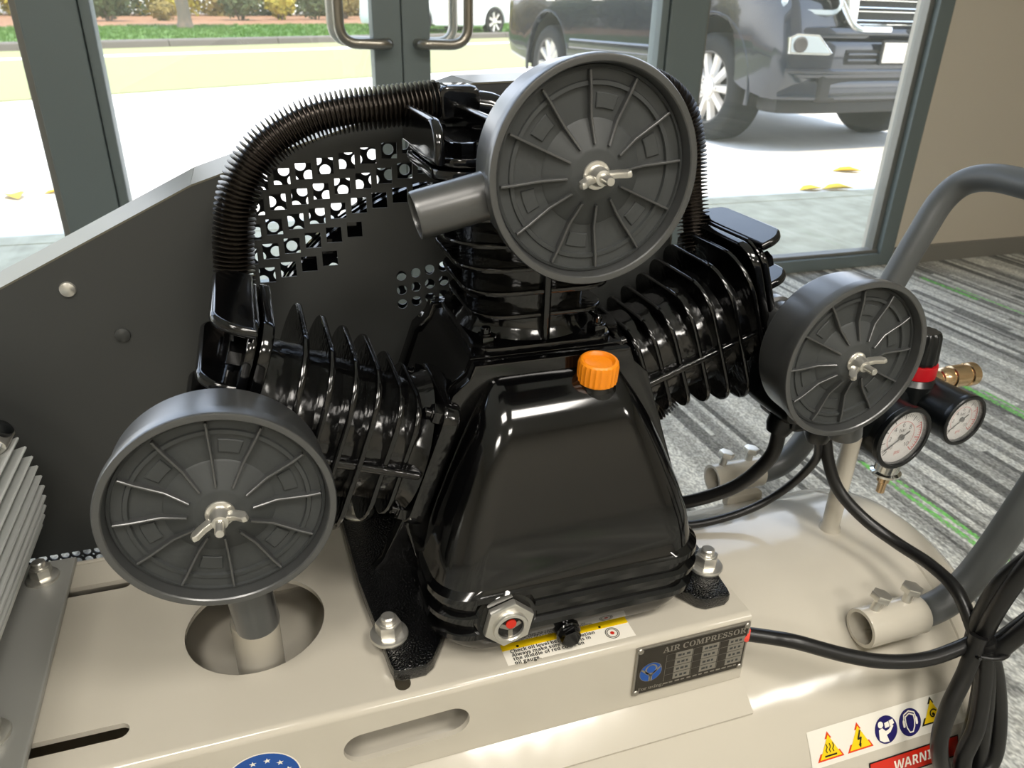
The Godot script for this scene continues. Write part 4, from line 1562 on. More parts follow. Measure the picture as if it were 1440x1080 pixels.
	b.prism(MB.circle(Vector2.ZERO, 0.0095, 6, 0.2), Transform3D(UPZ, Vector3(0.251, 0, -0.522)), 0.756, 0.768, 0.001)
	b.lathe([[0.0, 0.766], [0.0085, 0.766], [0.0085, 0.7705], [0.007, 0.7722], [0.0, 0.7725]], Transform3D(UPZ, Vector3(0.251, 0, -0.522)), 24)
	part("breather_plug", b, M.guard_rim, comp, W)
	# cylinders
	cylinder(comp, 160, -0.525, [[0.132, 0.052], [0.1475, 0.058], [0.1676, 0.068], [0.185, 0.071], [0.203, 0.075], [0.2225, 0.08]], "left cylinder")
	cylinder(comp, 90, -0.57, [[0.14, 0.056], [0.16, 0.061], [0.18, 0.067], [0.2, 0.075], [0.22, 0.08]], "middle upright cylinder")
	cylinder(comp, 20, -0.612, [[0.132, 0.05], [0.148, 0.053], [0.166, 0.057], [0.186, 0.062], [0.205, 0.069], [0.2245, 0.076], [0.2435, 0.082]], "right cylinder", 0.252)
	# finned pipes between the heads
	b = finned_tube(spline([Vector3(0.15, 0.936, -0.638), Vector3(0.106, 0.932, -0.636), Vector3(0.07, 0.9285, -0.636), Vector3(0.04, 0.921, -0.636), Vector3(0.008, 0.902, -0.635), Vector3(-0.013, 0.873, -0.634), Vector3(-0.022, 0.838, -0.633), Vector3(-0.026, 0.8, -0.63), Vector3(-0.028, 0.77, -0.615)], 8), 0.0105, 0.0165, 0.0037)
	var ft := part("finned_pipe", b, M.finned_steel, comp, W, 30.0, "dark finned cooler pipe arching to the left cylinder")
	b = MB.new()
	b.box(Vector3(0.163, 0.934, -0.636), Vector3(0.036, 0.03, 0.03), 0.005)
	b.tube(bent([Vector3(0.17, 0.932, -0.636), Vector3(0.2, 0.93, -0.632), Vector3(0.205, 0.9, -0.62)], 0.02, 6), 0.0125, 16)
	b.prism(MB.circle(Vector2.ZERO, 0.0145, 6), Transform3D(ALONG, Vector3(0, 0.9355, -0.637)), 0.141, 0.15, 0.001)
	part("elbow_fitting", b, M.black_enamel, ft)
	b = finned_tube(spline([Vector3(0.25, 0.935, -0.66), Vector3(0.3, 0.945, -0.665), Vector3(0.35, 0.945, -0.668), Vector3(0.388, 0.925, -0.67), Vector3(0.405, 0.89, -0.67), Vector3(0.41, 0.85, -0.665), Vector3(0.412, 0.815, -0.655), Vector3(0.412, 0.79, -0.645)], 8), 0.0105, 0.0165, 0.0037)
	part("finned_pipe", b, M.finned_steel, comp, W, 30.0)
	b = finned_tube(spline([Vector3(0.445, 0.70, -0.69), Vector3(0.458, 0.66, -0.692), Vector3(0.452, 0.625, -0.692), Vector3(0.43, 0.598, -0.692), Vector3(0.4, 0.58, -0.69), Vector3(0.36, 0.57, -0.685), Vector3(0.3, 0.565, -0.675)], 8), 0.0105, 0.0165, 0.0037)
	part("finned_pipe", b, M.finned_steel, comp, W, 30.0)
	# filters
	air_filter(comp, Vector3(-0.045, 0.723, -0.411), deg_to_rad(16), deg_to_rad(-85), 0.115, -0.001, -0.09, 0.0, "left round black air filter")
	air_filter(comp, Vector3(0.2, 0.912, -0.432), deg_to_rad(11), deg_to_rad(193), 0.112, 0.0, -0.11, 0.1, "middle round black air filter above the pump")
	air_filter(comp, Vector3(0.457, 0.746, -0.45), deg_to_rad(24), deg_to_rad(-77), 0.094, 0.012, -0.12, 0.05, "right round black air filter")


func build_rear(comp: Node3D) -> void:
	# belt guard: front panel with square vents
	var o := PackedVector2Array([Vector2(-0.62, 0.53), Vector2(0.40, 0.53), Vector2(0.41, 0.60), Vector2(0.40, 0.80), Vector2(0.35, 0.90), Vector2(0.27, 0.948), Vector2(0.19, 0.945), Vector2(0.043, 0.899), Vector2(-0.051, 0.868), Vector2(-0.207, 0.792), Vector2(-0.62, 0.60)])
	var u := Vector2(0.0184, 0.0037)
	var v := Vector2(-0.0053, -0.0212)
	var c00 := Vector2(0.0026, 0.8694)
	var cols := 9
	var rows := 5
	var k0 := c00 - u / 2 - v / 2
	var grid := PackedVector2Array([k0, k0 + v * rows, k0 + v * rows + u * cols, k0 + u * cols])
	var pd := Vector2(0.112, 0.742)
	var pgrid := PackedVector2Array([pd, pd + Vector2(0.054, 0.008), pd + Vector2(0.054, 0.050), pd + Vector2(0, 0.042)])
	var b := MB.new()
	b.sheet(o, [grid, MB.circle(Vector2(0.094, 0.804), 0.0056, 16), pgrid], Transform3D(), -0.6775, -0.676)
	var sq := PackedVector2Array()
	for i in 16:
		var p := MB.on_square(i / 16.0, Vector2(0.0067, 0.0), Vector2(0, 0.0068))
		sq.append(p)
	var solid := [[0, 8], [3, 6], [3, 7], [3, 8], [4, 5], [4, 6], [4, 7], [4, 8]]
	for i in rows:
		for j in cols:
			var c := c00 + u * j + v * i
			if [i, j] in solid:
				var q := [c + u / 2 + v / 2, c + u / 2 - v / 2, c - u / 2 - v / 2, c - u / 2 + v / 2]
				for h in [-0.676, -0.6775]:
					b.quad(Vector3(q[0].x, q[0].y, h), Vector3(q[1].x, q[1].y, h), Vector3(q[2].x, q[2].y, h), Vector3(q[3].x, q[3].y, h))
			else:
				b.cell(c, u / 2, -v / 2, sq, Transform3D(), -0.6775, -0.676)
	var rd := MB.circle(Vector2.ZERO, 0.0048, 16)
	for i in 3:
		for j in 4:
			b.cell(pd + Vector2(0.0135, 0.002) * (j + 0.5) + Vector2(0, 0.014) * (i + 0.5), Vector2(0.00675, 0.001), Vector2(0, 0.007), rd, Transform3D(), -0.6775, -0.676)
	var guard := part("belt_guard", b, M.guard_black, comp, W, 0.0, "black sheet metal belt guard with square vent holes")
	# back sheet with round holes
	b = MB.new()
	var ob := PackedVector2Array(o)
	ob[0] = Vector2(-0.62, 0.415)
	ob[1] = Vector2(0.40, 0.415)
	var p0 := Vector2(-0.15, 0.565)
	var pu := Vector2(0.0153, 0.0044)
	var pv := Vector2(0.0, 0.0121)
	var nc := 26
	var nr := 21
	var g1 := PackedVector2Array([p0, p0 + pu * nc, p0 + pu * nc + pv * nr, p0 + pv * nr])
	var q0 := Vector2(-0.32, 0.425)
	var qu := Vector2(0.0105, 0)
	var qv := Vector2(0, 0.0105)
	var g2 := PackedVector2Array([q0, q0 + qu * 22, q0 + qu * 22 + qv * 12, q0 + qv * 12])
	b.sheet(ob, [g1, g2], Transform3D(), -0.7575, -0.756)
	var rh := MB.circle(Vector2.ZERO, 0.0053, 16)
	for j in nr:
		var odd := j % 2
		for i in nc - odd:
			b.cell(p0 + pu * (i + 0.5 + 0.5 * odd) + pv * (j + 0.5), pu / 2, pv / 2, rh, Transform3D(), -0.7575, -0.756)
		if odd:   # half pitches left solid at both ends of the staggered rows
			for e in [0.0, nc - 0.5]:
				var q: Vector2 = p0 + pu * e + pv * j
				for h in [-0.756, -0.7575]:
					b.quad(Vector3(q.x, q.y, h), Vector3(q.x + pu.x / 2, q.y + pu.y / 2, h), Vector3(q.x + pu.x / 2 + pv.x, q.y + pu.y / 2 + pv.y, h), Vector3(q.x + pv.x, q.y + pv.y, h))
	var rh2 := MB.circle(Vector2.ZERO, 0.004, 12)
	for i in 22:
		for j in 12:
			b.cell(q0 + qu * (i + 0.5) + qv * (j + 0.5), qu / 2, qv / 2, rh2, Transform3D(), -0.7575, -0.756)
	part("guard_back", b, M.mesh_black, guard, Transform3D(), 0.0)
	# folded top rim and its bolts
	b = MB.new()
	var top := [o[10], o[9], o[8], o[7], o[6], o[5], o[4], o[3], o[2], o[1]]
	for k in top.size() - 1:
		var p: Vector2 = top[k]
		var q: Vector2 = top[k + 1]
		var nn := Vector2(-(q - p).y, (q - p).x).normalized() * 0.0015
		var rr := []
		for e in [[p, 0], [q, 0]]:
			rr.append(PackedVector3Array([Vector3(e[0].x, e[0].y, -0.758), Vector3(e[0].x, e[0].y, -0.6755), Vector3(e[0].x + nn.x, e[0].y + nn.y, -0.6755), Vector3(e[0].x + nn.x, e[0].y + nn.y, -0.758)]))
		b.loft(rr)
	part("guard_rim", b, M.guard_rim, guard, Transform3D(), 20.0)
	var cb := MB.new()
	cb.lathe([[0.0, 0.0], [0.0065, 0.0], [0.006, 0.002], [0.003, 0.0032], [0.0, 0.0034]], Transform3D(), 18)
	var cbm := cb.mesh(30, SC)
	for p in [Vector2(-0.158, 0.789), Vector2(0.0, 0.874), Vector2(-0.125, 0.745)]:
		part_mesh("guard_screw", cbm, M.zinc if p.y > 0.77 else M.guard_black, guard, Transform3D(Basis(), Vector3(p.x, p.y, -0.676)))
	# flywheel inside the guard
	b = MB.new()
	var fx := Transform3D(Basis(), Vector3(KX, KY, -0.715))
	b.lathe([[0.215, -0.018], [0.235, -0.018], [0.2355, -0.01], [0.231, -0.006], [0.2355, -0.002], [0.2355, 0.002], [0.231, 0.006], [0.2355, 0.012], [0.235, 0.018], [0.215, 0.018], [0.215, -0.018]], fx, 64)
	b.v.resize(b.v.size() - 64 * 2 * 3)
	b.lathe([[0.0, -0.02], [0.04, -0.02], [0.04, 0.03], [0.0, 0.03]], fx, 24)
	for k in 5:
		var a := TAU * k / 5 + 0.3
		b.box(fx * (Vector3(cos(a), sin(a), 0) * 0.125), Vector3(0.19, 0.03, 0.02), 0.004, Basis(Vector3(0, 0, 1), a))
	part("flywheel", b, M.black_enamel, comp, W)
	# motor with radial cooling fins
	b = MB.new()
	var mx := Transform3D(Basis(), Vector3(-0.302, 0.645, 0))
	b.lathe([[0.0, -0.66], [0.03, -0.66], [0.034, -0.646], [0.07, -0.643], [0.085, -0.632], [0.088, -0.622], [0.088, -0.372], [0.1, -0.37], [0.1, -0.32], [0.085, -0.312], [0.0, -0.312]], mx, 56)
	var mot := part("motor", b, M.motor_silver, comp, W, 33.0, "silver finned electric motor")
	b = MB.new()
	var fo := PackedVector2Array([Vector2(0.084, -0.0024), Vector2(0.1035, -0.0012), Vector2(0.1042, 0.0), Vector2(0.1035, 0.0012), Vector2(0.084, 0.0024)])
	b.prism(fo, Transform3D(), -0.622, -0.37)
	var fmesh := b.mesh(30, SC)
	for k in 32:
		part_mesh("motor_fin", fmesh, M.motor_silver, mot, Transform3D(Basis(Vector3(0, 0, 1), deg_to_rad(-58.0 + 5.4 * k)), mx.origin))
	b = MB.new()
	b.box(Vector3(-0.222, 0.69, -0.612), Vector3(0.026, 0.02, 0.028), 0.003, Basis(Vector3(0, 0, 1), 0.7))
	part("terminal_clamp", b, M.zinc, mot)
	b = MB.new()
	b.lathe([[0.0, 0.0], [0.0085, 0.0], [0.0088, 0.004], [0.006, 0.006], [0.0, 0.0062]], frame(Vector3(-0.214, 0.699, -0.612), Vector3(0.6, 0.8, 0)), 22)
	part("clamp_screw", b, M.regulator_black, mot)
	b = MB.new()
	var bo := PackedVector2Array([Vector2(-0.40, 0.40), Vector2(-0.192, 0.40), Vector2(-0.1975, 0.645), Vector2(-0.40, 0.645)])
	b.prism(bo, Transform3D(FLAT, Vector3.ZERO), 0.54, 0.5465, 0.002)
	b.box(Vector3(-0.25, 0.565, -0.5), Vector3(0.012, 0.05, 0.2), 0.003, Basis(Vector3(0, 0, 1), 0.3))
	b.box(Vector3(-0.355, 0.565, -0.5), Vector3(0.012, 0.05, 0.2), 0.003, Basis(Vector3(0, 0, 1), -0.3))
	part("motor_foot", b, M.bracket_steel, mot, Transform3D(), 30.0)
	for z in [-0.6195, -0.4505]:
		part("foot_bolt", hex_bolt(0.009, 0.009, 0.0135, 0.0055, 0.006), M.zinc, mot, Transform3D(UPZ, Vector3(-0.2195, 0.5465, z)))


func gauge(comp: Node3D, c: Vector3, r: float, depth: float, needle: float, label: String) -> void:
	var b := MB.new()
	b.lathe([[0.0, -depth], [r * 0.9, -depth], [r * 0.96, -depth + 0.003], [r * 0.96, -0.008], [r, -0.006], [r, -0.001], [r * 0.97, 0.0], [r * 0.87, 0.0], [r * 0.84, -0.002], [r * 0.84, -0.006], [0.0, -0.006]], Transform3D(), 48)
	var g := part("pressure_gauge", b, M.regulator_black, comp, W * Transform3D(Basis(Vector3.UP, 0.06), c), 35.0, label)
	b = MB.new()
	b.lathe([[0.0, -0.0062], [r * 0.84, -0.0062], [r * 0.84, -0.0054], [0.0, -0.0054]], Transform3D(), 40)
	part("dial", b, M.dial_face, g)
	var put := func(p: Vector2, h: float) -> Vector3: return Vector3(p.x, p.y, -0.0053 + h)
	b = MB.new()
	var red := MB.new()
	for k in 41:
		var a := deg_to_rad(225.0 - 270.0 * k / 40)
		var d := Vector2(cos(a), sin(a))
		var l := 0.16 if k % 5 == 0 else 0.08
		art_line(b if k < 29 else red, [d * r * (0.74 - l), d * r * 0.74], r * (0.03 if k % 5 == 0 else 0.016), 0.0001, put)
	var pts := []
	for k in 13:
		pts.append(Vector2(r * 0.76, 0).rotated(deg_to_rad(30.0 - 75.0 * k / 12)))
	art_line(red, pts, r * 0.035, 0.0001, put)
	pts = []
	for k in 25:
		pts.append(Vector2(r * 0.5, 0).rotated(deg_to_rad(225.0 - 270.0 * k / 24)))
	art_line(red, pts, r * 0.014, 0.0001, put)
	for k in 6:
		var a := deg_to_rad(225.0 - 45.0 * k - (45.0 if k > 4 else 0.0))
		art(b, letters(str(k * 2), r * 0.2), Vector2(cos(a), sin(a)) * r * 0.4, 0.0002, put)
	art(b, letters("bar", r * 0.17), Vector2(0, r * 0.22), 0.0002, put)
	art(red, letters("psi", r * 0.17), Vector2(0, -r * 0.5), 0.0002, put)
	part("dial_marks", b, M.black_print, g, Transform3D(), 0.0)
	part("red_marks", red, M.red_print, g, Transform3D(), 0.0)
	b = MB.new()
	var nd := Vector2(cos(needle), sin(needle))
	art_line(b, [-nd * r * 0.3, nd * r * 0.66], r * 0.06, 0.0014, put)
	b.lathe([[0.0, -0.005], [r * 0.1, -0.005], [r * 0.09, -0.0032], [0.0, -0.003]], Transform3D(), 18)
	part("needle", b, M.black_print, g, Transform3D(), 30.0)
	b = MB.new()
	b.lathe([[0.0, -0.0024], [r * 0.85, -0.0024], [r * 0.85, -0.0016], [0.0, -0.0012]], Transform3D(), 36)
	part("lens", b, M.lens, g)


func build_fittings(comp: Node3D) -> void:
	var b := MB.new()
	# pressure switch box behind the right filter
	b.box(Vector3(0.5, 0.70, -0.535), Vector3(0.12, 0.085, 0.07), 0.008)
	b.box(Vector3(0.5, 0.655, -0.535), Vector3(0.09, 0.02, 0.055), 0.005)
	var sw := part("pressure_switch", b, M.regulator_black, comp, W)
	for g in [[Vector3(0.461, 0.668, -0.525), Vector3(-0.25, -1, 0)], [Vector3(0.503, 0.652, -0.525), Vector3(0.06, -1, 0)], [Vector3(0.518, 0.652, -0.53), Vector3(0.1, -1, 0)]]:
		var q := MB.new()
		q.lathe([[0.0, -0.01], [0.0125, -0.01], [0.0125, 0.004], [0.0105, 0.006], [0.0105, 0.012], [0.0135, 0.013], [0.0135, 0.022], [0.0105, 0.03], [0.0, 0.03]], frame(g[0], g[1], Vector3(0, 0, 1)), 20)
		part("cable_gland", q, M.regulator_black, sw)
	# manifold, regulator with red ring, coupler, drain
	b = MB.new()
	b.tube(PackedVector3Array([Vector3(0.545, 0.64, -0.53), Vector3(0.6, 0.637, -0.545), Vector3(0.648, 0.642, -0.56)]), 0.012, 18)
	b.box(Vector3(0.55, 0.64, -0.53), Vector3(0.034, 0.036, 0.034), 0.004)
	part("manifold", b, M.regulator_black, comp, W)
	b = MB.new()
	var rx := Transform3D(UPZ, Vector3(0.649, 0, -0.56))
	b.lathe([[0.0, 0.595], [0.014, 0.595], [0.022, 0.606], [0.025, 0.62], [0.025, 0.655], [0.0195, 0.661], [0.0, 0.661]], rx, 30)
	var reg := part("regulator", b, M.regulator_black, comp, W)
	b = MB.new()
	b.lathe([[0.0, 0.661], [0.0205, 0.661], [0.021, 0.663], [0.021, 0.674], [0.0205, 0.676], [0.0, 0.676]], rx, 30)
	part("lock_ring", b, M.red_plastic, reg, Transform3D(), 35.0, "red lock ring")
	b = MB.new()
	var kr := []
	for e in [[0.0175, 0.676], [0.0185, 0.68], [0.0165, 0.705], [0.0155, 0.7095], [0.0135, 0.7115]]:
		var r := PackedVector3Array()
		for i in 48:
			var rr: float = e[0] + (0.0008 if i % 4 < 2 else -0.0004)
			r.append(rx * Vector3(rr * cos(TAU * i / 48), rr * sin(TAU * i / 48), e[1]))
		kr.append(r)
	b.loft(kr)
	part("regulator_knob", b, M.regulator_black, reg)
	b = MB.new()
	b.lathe([[0.0, 0.02], [0.009, 0.02], [0.009, 0.034], [0.0105, 0.035], [0.0118, 0.04], [0.0118, 0.044], [0.0108, 0.045], [0.0108, 0.05], [0.0125, 0.051], [0.0125, 0.068], [0.0115, 0.069], [0.0115, 0.073], [0.0132, 0.074], [0.0132, 0.083], [0.0122, 0.0845], [0.009, 0.0845], [0.0085, 0.075], [0.0, 0.075]], Transform3D(ALONG, Vector3(0.651, 0.6505, -0.56)), 32)
	part("hose_coupler", b, M.brass, comp, W, 35.0, "brass quick coupler pointing right")
	b = MB.new()
	b.lathe([[0.0, 0.536], [0.0045, 0.536], [0.0045, 0.548], [0.0065, 0.55], [0.0065, 0.562], [0.0, 0.562]], Transform3D(UPZ, Vector3(0.613, 0, -0.53)), 18)
	var dr := part("drain_valve", b, M.brass, comp, W)
	b = MB.new()
	b.lathe([[0.0, 0.557], [0.01, 0.557], [0.0155, 0.56], [0.016, 0.563], [0.013, 0.565], [0.013, 0.574], [0.015, 0.576], [0.014, 0.584], [0.0, 0.584]], Transform3D(UPZ, Vector3(0.613, 0, -0.53)), 30)
	b.tube(PackedVector3Array([Vector3(0.613, 0.58, -0.53), Vector3(0.613, 0.632, -0.54)]), 0.011, 16)
	part("valve_collar", b, M.chrome, dr)
	gauge(comp, Vector3(0.592, 0.6225, -0.5), 0.0352, 0.046, deg_to_rad(212), "larger pressure gauge with white dial")
	gauge(comp, Vector3(0.668, 0.6315, -0.5), 0.0287, 0.062, deg_to_rad(214), "smaller pressure gauge with white dial")
	# control cables
	b = MB.new()
	b.tube(spline([Vector3(0.456, 0.645, -0.525), Vector3(0.457, 0.609, -0.53), Vector3(0.441, 0.571, -0.545), Vector3(0.42, 0.545, -0.565), Vector3(0.39, 0.524, -0.59), Vector3(0.355, 0.518, -0.62), Vector3(0.3, 0.552, -0.655)], 8), 0.0072, 14)
	part("cable", b, M.cable_rubber, comp, W, 60.0)
	b = MB.new()
	b.tube(spline([Vector3(0.505, 0.625, -0.525), Vector3(0.514, 0.595, -0.53), Vector3(0.505, 0.55, -0.55), Vector3(0.47, 0.519, -0.562), Vector3(0.411, 0.506, -0.57), Vector3(0.37, 0.51, -0.58)], 8), 0.0045, 12)
	part("cable", b, M.cable_rubber, comp, W, 60.0)
	b = MB.new()
	b.lathe([[0.0, 0.0], [0.0085, 0.0], [0.0085, 0.006], [0.0065, 0.009], [0.0, 0.009]], frame(Vector3(0.356, 0.5155, -0.409), Vector3(1, 0.05, 0.3)), 20)
	part("grommet", b, M.red_grommet, comp, W, 35.0, "red cable grommet")

	b = MB.new()
	b.tube(spline([Vector3(0.519, 0.622, -0.53), Vector3(0.522, 0.595, -0.52), Vector3(0.529, 0.569, -0.505), Vector3(0.545, 0.548, -0.48), Vector3(0.561, 0.537, -0.45), Vector3(0.567, 0.537, -0.41), Vector3(0.564, 0.533, -0.375), Vector3(0.561, 0.505, -0.342)], 8), 0.0062, 14)
	part("cable", b, M.cable_rubber, comp, W, 60.0)
	b = MB.new()
	b.tube(spline([Vector3(0.36, 0.515, -0.407), Vector3(0.38, 0.516, -0.395), Vector3(0.397, 0.517, -0.383), Vector3(0.437, 0.507, -0.365), Vector3(0.472, 0.502, -0.352), Vector3(0.513, 0.501, -0.345), Vector3(0.56, 0.507, -0.345)], 8), 0.0064, 14)
	part("cable", b, M.cable_rubber, comp, W, 60.0)
	# the power cord, coiled and tied beside the front handle socket
	var co := Vector3(0.567, 0.49, -0.335)
	var cord := thing("power_cord", "black rubber power cord coiled and tied beside the front handle socket of the compressor", "cord", co)
	var x := Transform3D(Basis(), -co)
	for l in [[Vector3(0.566, 0.494, -0.345), Vector3(0.562, 0.542, -0.34), Vector3(0.567, 0.586, -0.335), Vector3(0.585, 0.625, -0.33), Vector3(0.61, 0.62, -0.325), Vector3(0.612, 0.575, -0.322), Vector3(0.59, 0.54, -0.324), Vector3(0.57, 0.5, -0.332)],
		[Vector3(0.554, 0.519, -0.34), Vector3(0.544, 0.486, -0.333), Vector3(0.527, 0.452, -0.325), Vector3(0.522, 0.419, -0.318), Vector3(0.539, 0.378, -0.314), Vector3(0.569, 0.352, -0.314), Vector3(0.583, 0.372, -0.317), Vector3(0.576, 0.426, -0.322), Vector3(0.57, 0.474, -0.33), Vector3(0.562, 0.512, -0.338)],
		[Vector3(0.563, 0.514, -0.338), Vector3(0.58, 0.474, -0.33), Vector3(0.593, 0.428, -0.322), Vector3(0.596, 0.386, -0.314), Vector3(0.58, 0.366, -0.308), Vector3(0.556, 0.379, -0.308), Vector3(0.551, 0.4, -0.312), Vector3(0.562, 0.427, -0.318), Vector3(0.565, 0.47, -0.328), Vector3(0.562, 0.505, -0.336)],
		[Vector3(0.571, 0.505, -0.345), Vector3(0.591, 0.453, -0.336), Vector3(0.6, 0.402, -0.326), Vector3(0.602, 0.363, -0.318), Vector3(0.588, 0.347, -0.318), Vector3(0.568, 0.368, -0.32), Vector3(0.57, 0.422, -0.326), Vector3(0.574, 0.465, -0.336), Vector3(0.57, 0.5, -0.343)],
		[Vector3(0.565, 0.498, -0.35), Vector3(0.563, 0.53, -0.35), Vector3(0.566, 0.575, -0.345), Vector3(0.592, 0.61, -0.338), Vector3(0.622, 0.64, -0.33), Vector3(0.632, 0.59, -0.326), Vector3(0.605, 0.545, -0.33), Vector3(0.578, 0.505, -0.338)]]:
		b = MB.new()
		b.tube(spline(l, 8), 0.0074, 14)
		part("coil_loop", b, M.cable_rubber, cord, x, 60.0)
	b = MB.new()
	var tie := PackedVector3Array()
	for i in 20:
		tie.append(Vector3(0.567, 0.503, -0.339) + Vector3(cos(TAU * i / 20) * 0.0185, sin(TAU * i / 20) * 0.003, sin(TAU * i / 20) * 0.016))
	b.tube(tie, 0.0022, 8, true)
	b.tube(PackedVector3Array([Vector3(0.549, 0.503, -0.335), Vector3(0.543, 0.51, -0.325)]), 0.0015, 6)
	part("cable_tie", b, M.black_print, cord, x, 60.0)


func build_labels(comp: Node3D) -> void:
	# on the curve of the tank: x along the tank, y = distance round from the top, measured downwards as negative
	var wrap := func(p: Vector2, h: float) -> Vector3:
		var a := -p.y / 0.2
		return Vector3(p.x, 0.303 + (0.2005 + h) * cos(a), -0.525 + (0.2005 + h) * sin(a))
	var b := MB.new()
	art_rect(b, Vector2(0.4135, -0.2215), Vector2(0.592, -0.1878), 0.0, wrap, 10)
	var sheet := part("hazard_label", b, M.label_white, comp, W, 60.0, "white strip label with hazard and duty symbols")
	var tri := func(c: Vector2, s: float) -> PackedVector2Array: return PackedVector2Array([c + Vector2(-s, -s * 0.62), c + Vector2(s, -s * 0.62), c + Vector2(0, s * 1.1)])
	var yel := MB.new()
	var edge := MB.new()
	var blk := MB.new()
	var navy := MB.new()
	var wht := MB.new()
	var ys := -0.2075
	for k in 3:
		var c := Vector2([0.4345, 0.4675, 0.554][k], ys + [0.0, 0.0, 0.003][k])
		art_poly(edge if k < 2 else blk, tri.call(c, 0.0145), 0.0003, wrap)
		art_poly(yel, tri.call(c, 0.0118), 0.0006, wrap)
	var c1 := Vector2(0.4345, ys)
	for k in 3:
		art_line(blk, [c1 + Vector2(-0.0036 + 0.0036 * k, -0.0022), c1 + Vector2(-0.0046 + 0.0036 * k, 0.0002), c1 + Vector2(-0.0028 + 0.0036 * k, 0.0026), c1 + Vector2(-0.0038 + 0.0036 * k, 0.0056)], 0.0008, 0.0009, wrap)
	art_rect(blk, c1 + Vector2(-0.0065, -0.0058), c1 + Vector2(0.0065, -0.0043), 0.0009, wrap)
	var c2 := Vector2(0.4675, ys)
	art_line(blk, [c2 + Vector2(0.0016, 0.0085), c2 + Vector2(-0.0016, 0.0012), c2 + Vector2(0.0018, 0.0022), c2 + Vector2(-0.0006, -0.0042)], 0.0015, 0.0009, wrap)
	art_poly(blk, PackedVector2Array([c2 + Vector2(-0.0021, -0.0035), c2 + Vector2(0.0002, -0.0068), c2 + Vector2(0.0013, -0.0028)]), 0.0009, wrap)
	var c5 := Vector2(0.554, ys + 0.003)
	var sw := []
	for k in 14:
		sw.append(c5 + Vector2(0.0046 - 0.00022 * k, 0).rotated(deg_to_rad(30 + 24.0 * k)))
	art_line(blk, sw, 0.0013, 0.0009, wrap)
	art_poly(blk, MB.circle(c5, 0.0013, 12), 0.0009, wrap)
	for k in 2:
		var c := Vector2([0.4985, 0.5265][k], ys + 0.0015)
		art_poly(navy, MB.circle(c, 0.0128, 32), 0.0003, wrap)
	# reader with open book
	var c3 := Vector2(0.4985, ys + 0.0015)
	art_poly(wht, MB.circle(c3 + Vector2(-0.0058, 0.0058), 0.003, 16), 0.0007, wrap)
	art_poly(wht, PackedVector2Array([c3 + Vector2(-0.0092, -0.0075), c3 + Vector2(-0.0045, -0.0105), c3 + Vector2(0.0015, -0.011), c3 + Vector2(-0.0005, -0.0045), c3 + Vector2(0.004, -0.003), c3 + Vector2(0.0085, 0.002), c3 + Vector2(0.0065, 0.0035), c3 + Vector2(0.0028, 0.0002), c3 + Vector2(-0.001, -0.0008), c3 + Vector2(-0.0045, 0.0026), c3 + Vector2(-0.0085, 0.0016)]), 0.0007, wrap)
	art_poly(wht, PackedVector2Array([c3 + Vector2(-0.0012, 0.0018), c3 + Vector2(0.0038, 0.0022), c3 + Vector2(0.0036, 0.0072), c3 + Vector2(-0.0014, 0.0064)]), 0.0007, wrap)
	art_poly(wht, PackedVector2Array([c3 + Vector2(0.0043, 0.0022), c3 + Vector2(0.0098, 0.004), c3 + Vector2(0.0086, 0.0082), c3 + Vector2(0.0041, 0.0074)]), 0.0007, wrap)
	# head with ear defenders
	var c4 := Vector2(0.5265, ys + 0.0015)
	var face := PackedVector2Array([Vector2(-0.0048, 0.006), Vector2(-0.0052, 0.001), Vector2(-0.0042, -0.0045), Vector2(-0.0018, -0.0088), Vector2(0.0018, -0.0088), Vector2(0.0042, -0.0045), Vector2(0.0052, 0.001), Vector2(0.0048, 0.006), Vector2(0.0, 0.0082)])
	var fp := []
	for p in face:
		fp.append(p + c4)
	fp.append(fp[0])
	art_line(wht, fp, 0.0012, 0.0007, wrap)
	art_line(wht, [c4 + Vector2(-0.0072, 0.003), c4 + Vector2(-0.006, 0.0082), c4 + Vector2(0.0, 0.0106), c4 + Vector2(0.006, 0.0082), c4 + Vector2(0.0072, 0.003)], 0.0012, 0.0007, wrap)
	for s in [-1, 1]:
		art_poly(wht, MB.obround(c4 + Vector2(s * 0.0074, 0.0002), 0.0022, 0.0013, Vector2.DOWN, 5), 0.0007, wrap)
	part("triangle_border", edge, M.orange_print, sheet, Transform3D(), 0.0)
	part("yellow_triangle", yel, M.yellow_print, sheet, Transform3D(), 0.0)
	part("black_symbol", blk, M.black_print, sheet, Transform3D(), 0.0)
	part("navy_disc", navy, M.navy_print, sheet, Transform3D(), 0.0)
	part("white_symbol", wht, M.white_print, sheet, Transform3D(), 0.0)
	# warning label below it
	b = MB.new()
	art_rect(b, Vector2(0.475, -0.32), Vector2(0.581, -0.2315), 0.0, wrap, 24)
	var wl := part("warning_label", b, M.black_print, comp, W, 60.0, "black and red label headed WARNING")
	b = MB.new()
	art_rect(b, Vector2(0.4762, -0.2515), Vector2(0.5798, -0.2327), 0.0003, wrap, 6)
	part("warning_band", b, M.red_print, wl, Transform3D(), 60.0)
	b = MB.new()
	art(b, letters("WARNING", 0.0132, 800, "Droid Sans", true), Vector2(0.535, -0.2418), 0.0007, wrap)
	part("warning_lettering", b, M.white_print, wl, Transform3D(), 0.0)
	b = MB.new()
	art_rect(b, Vector2(0.4775, -0.318), Vector2(0.5785, -0.253), 0.0003, wrap, 18)
	part("text_panel", b, M.label_white, wl, Transform3D(), 60.0)

	# oil label lying on the plate
	var lay := func(p: Vector2, h: float) -> Vector3: return Vector3(p.x, 0.5403 + h, p.y * -1.0)
	b = MB.new()
	art_rect(b, Vector2(0.1425, 0.4105), Vector2(0.254, 0.452), 0.0, lay)
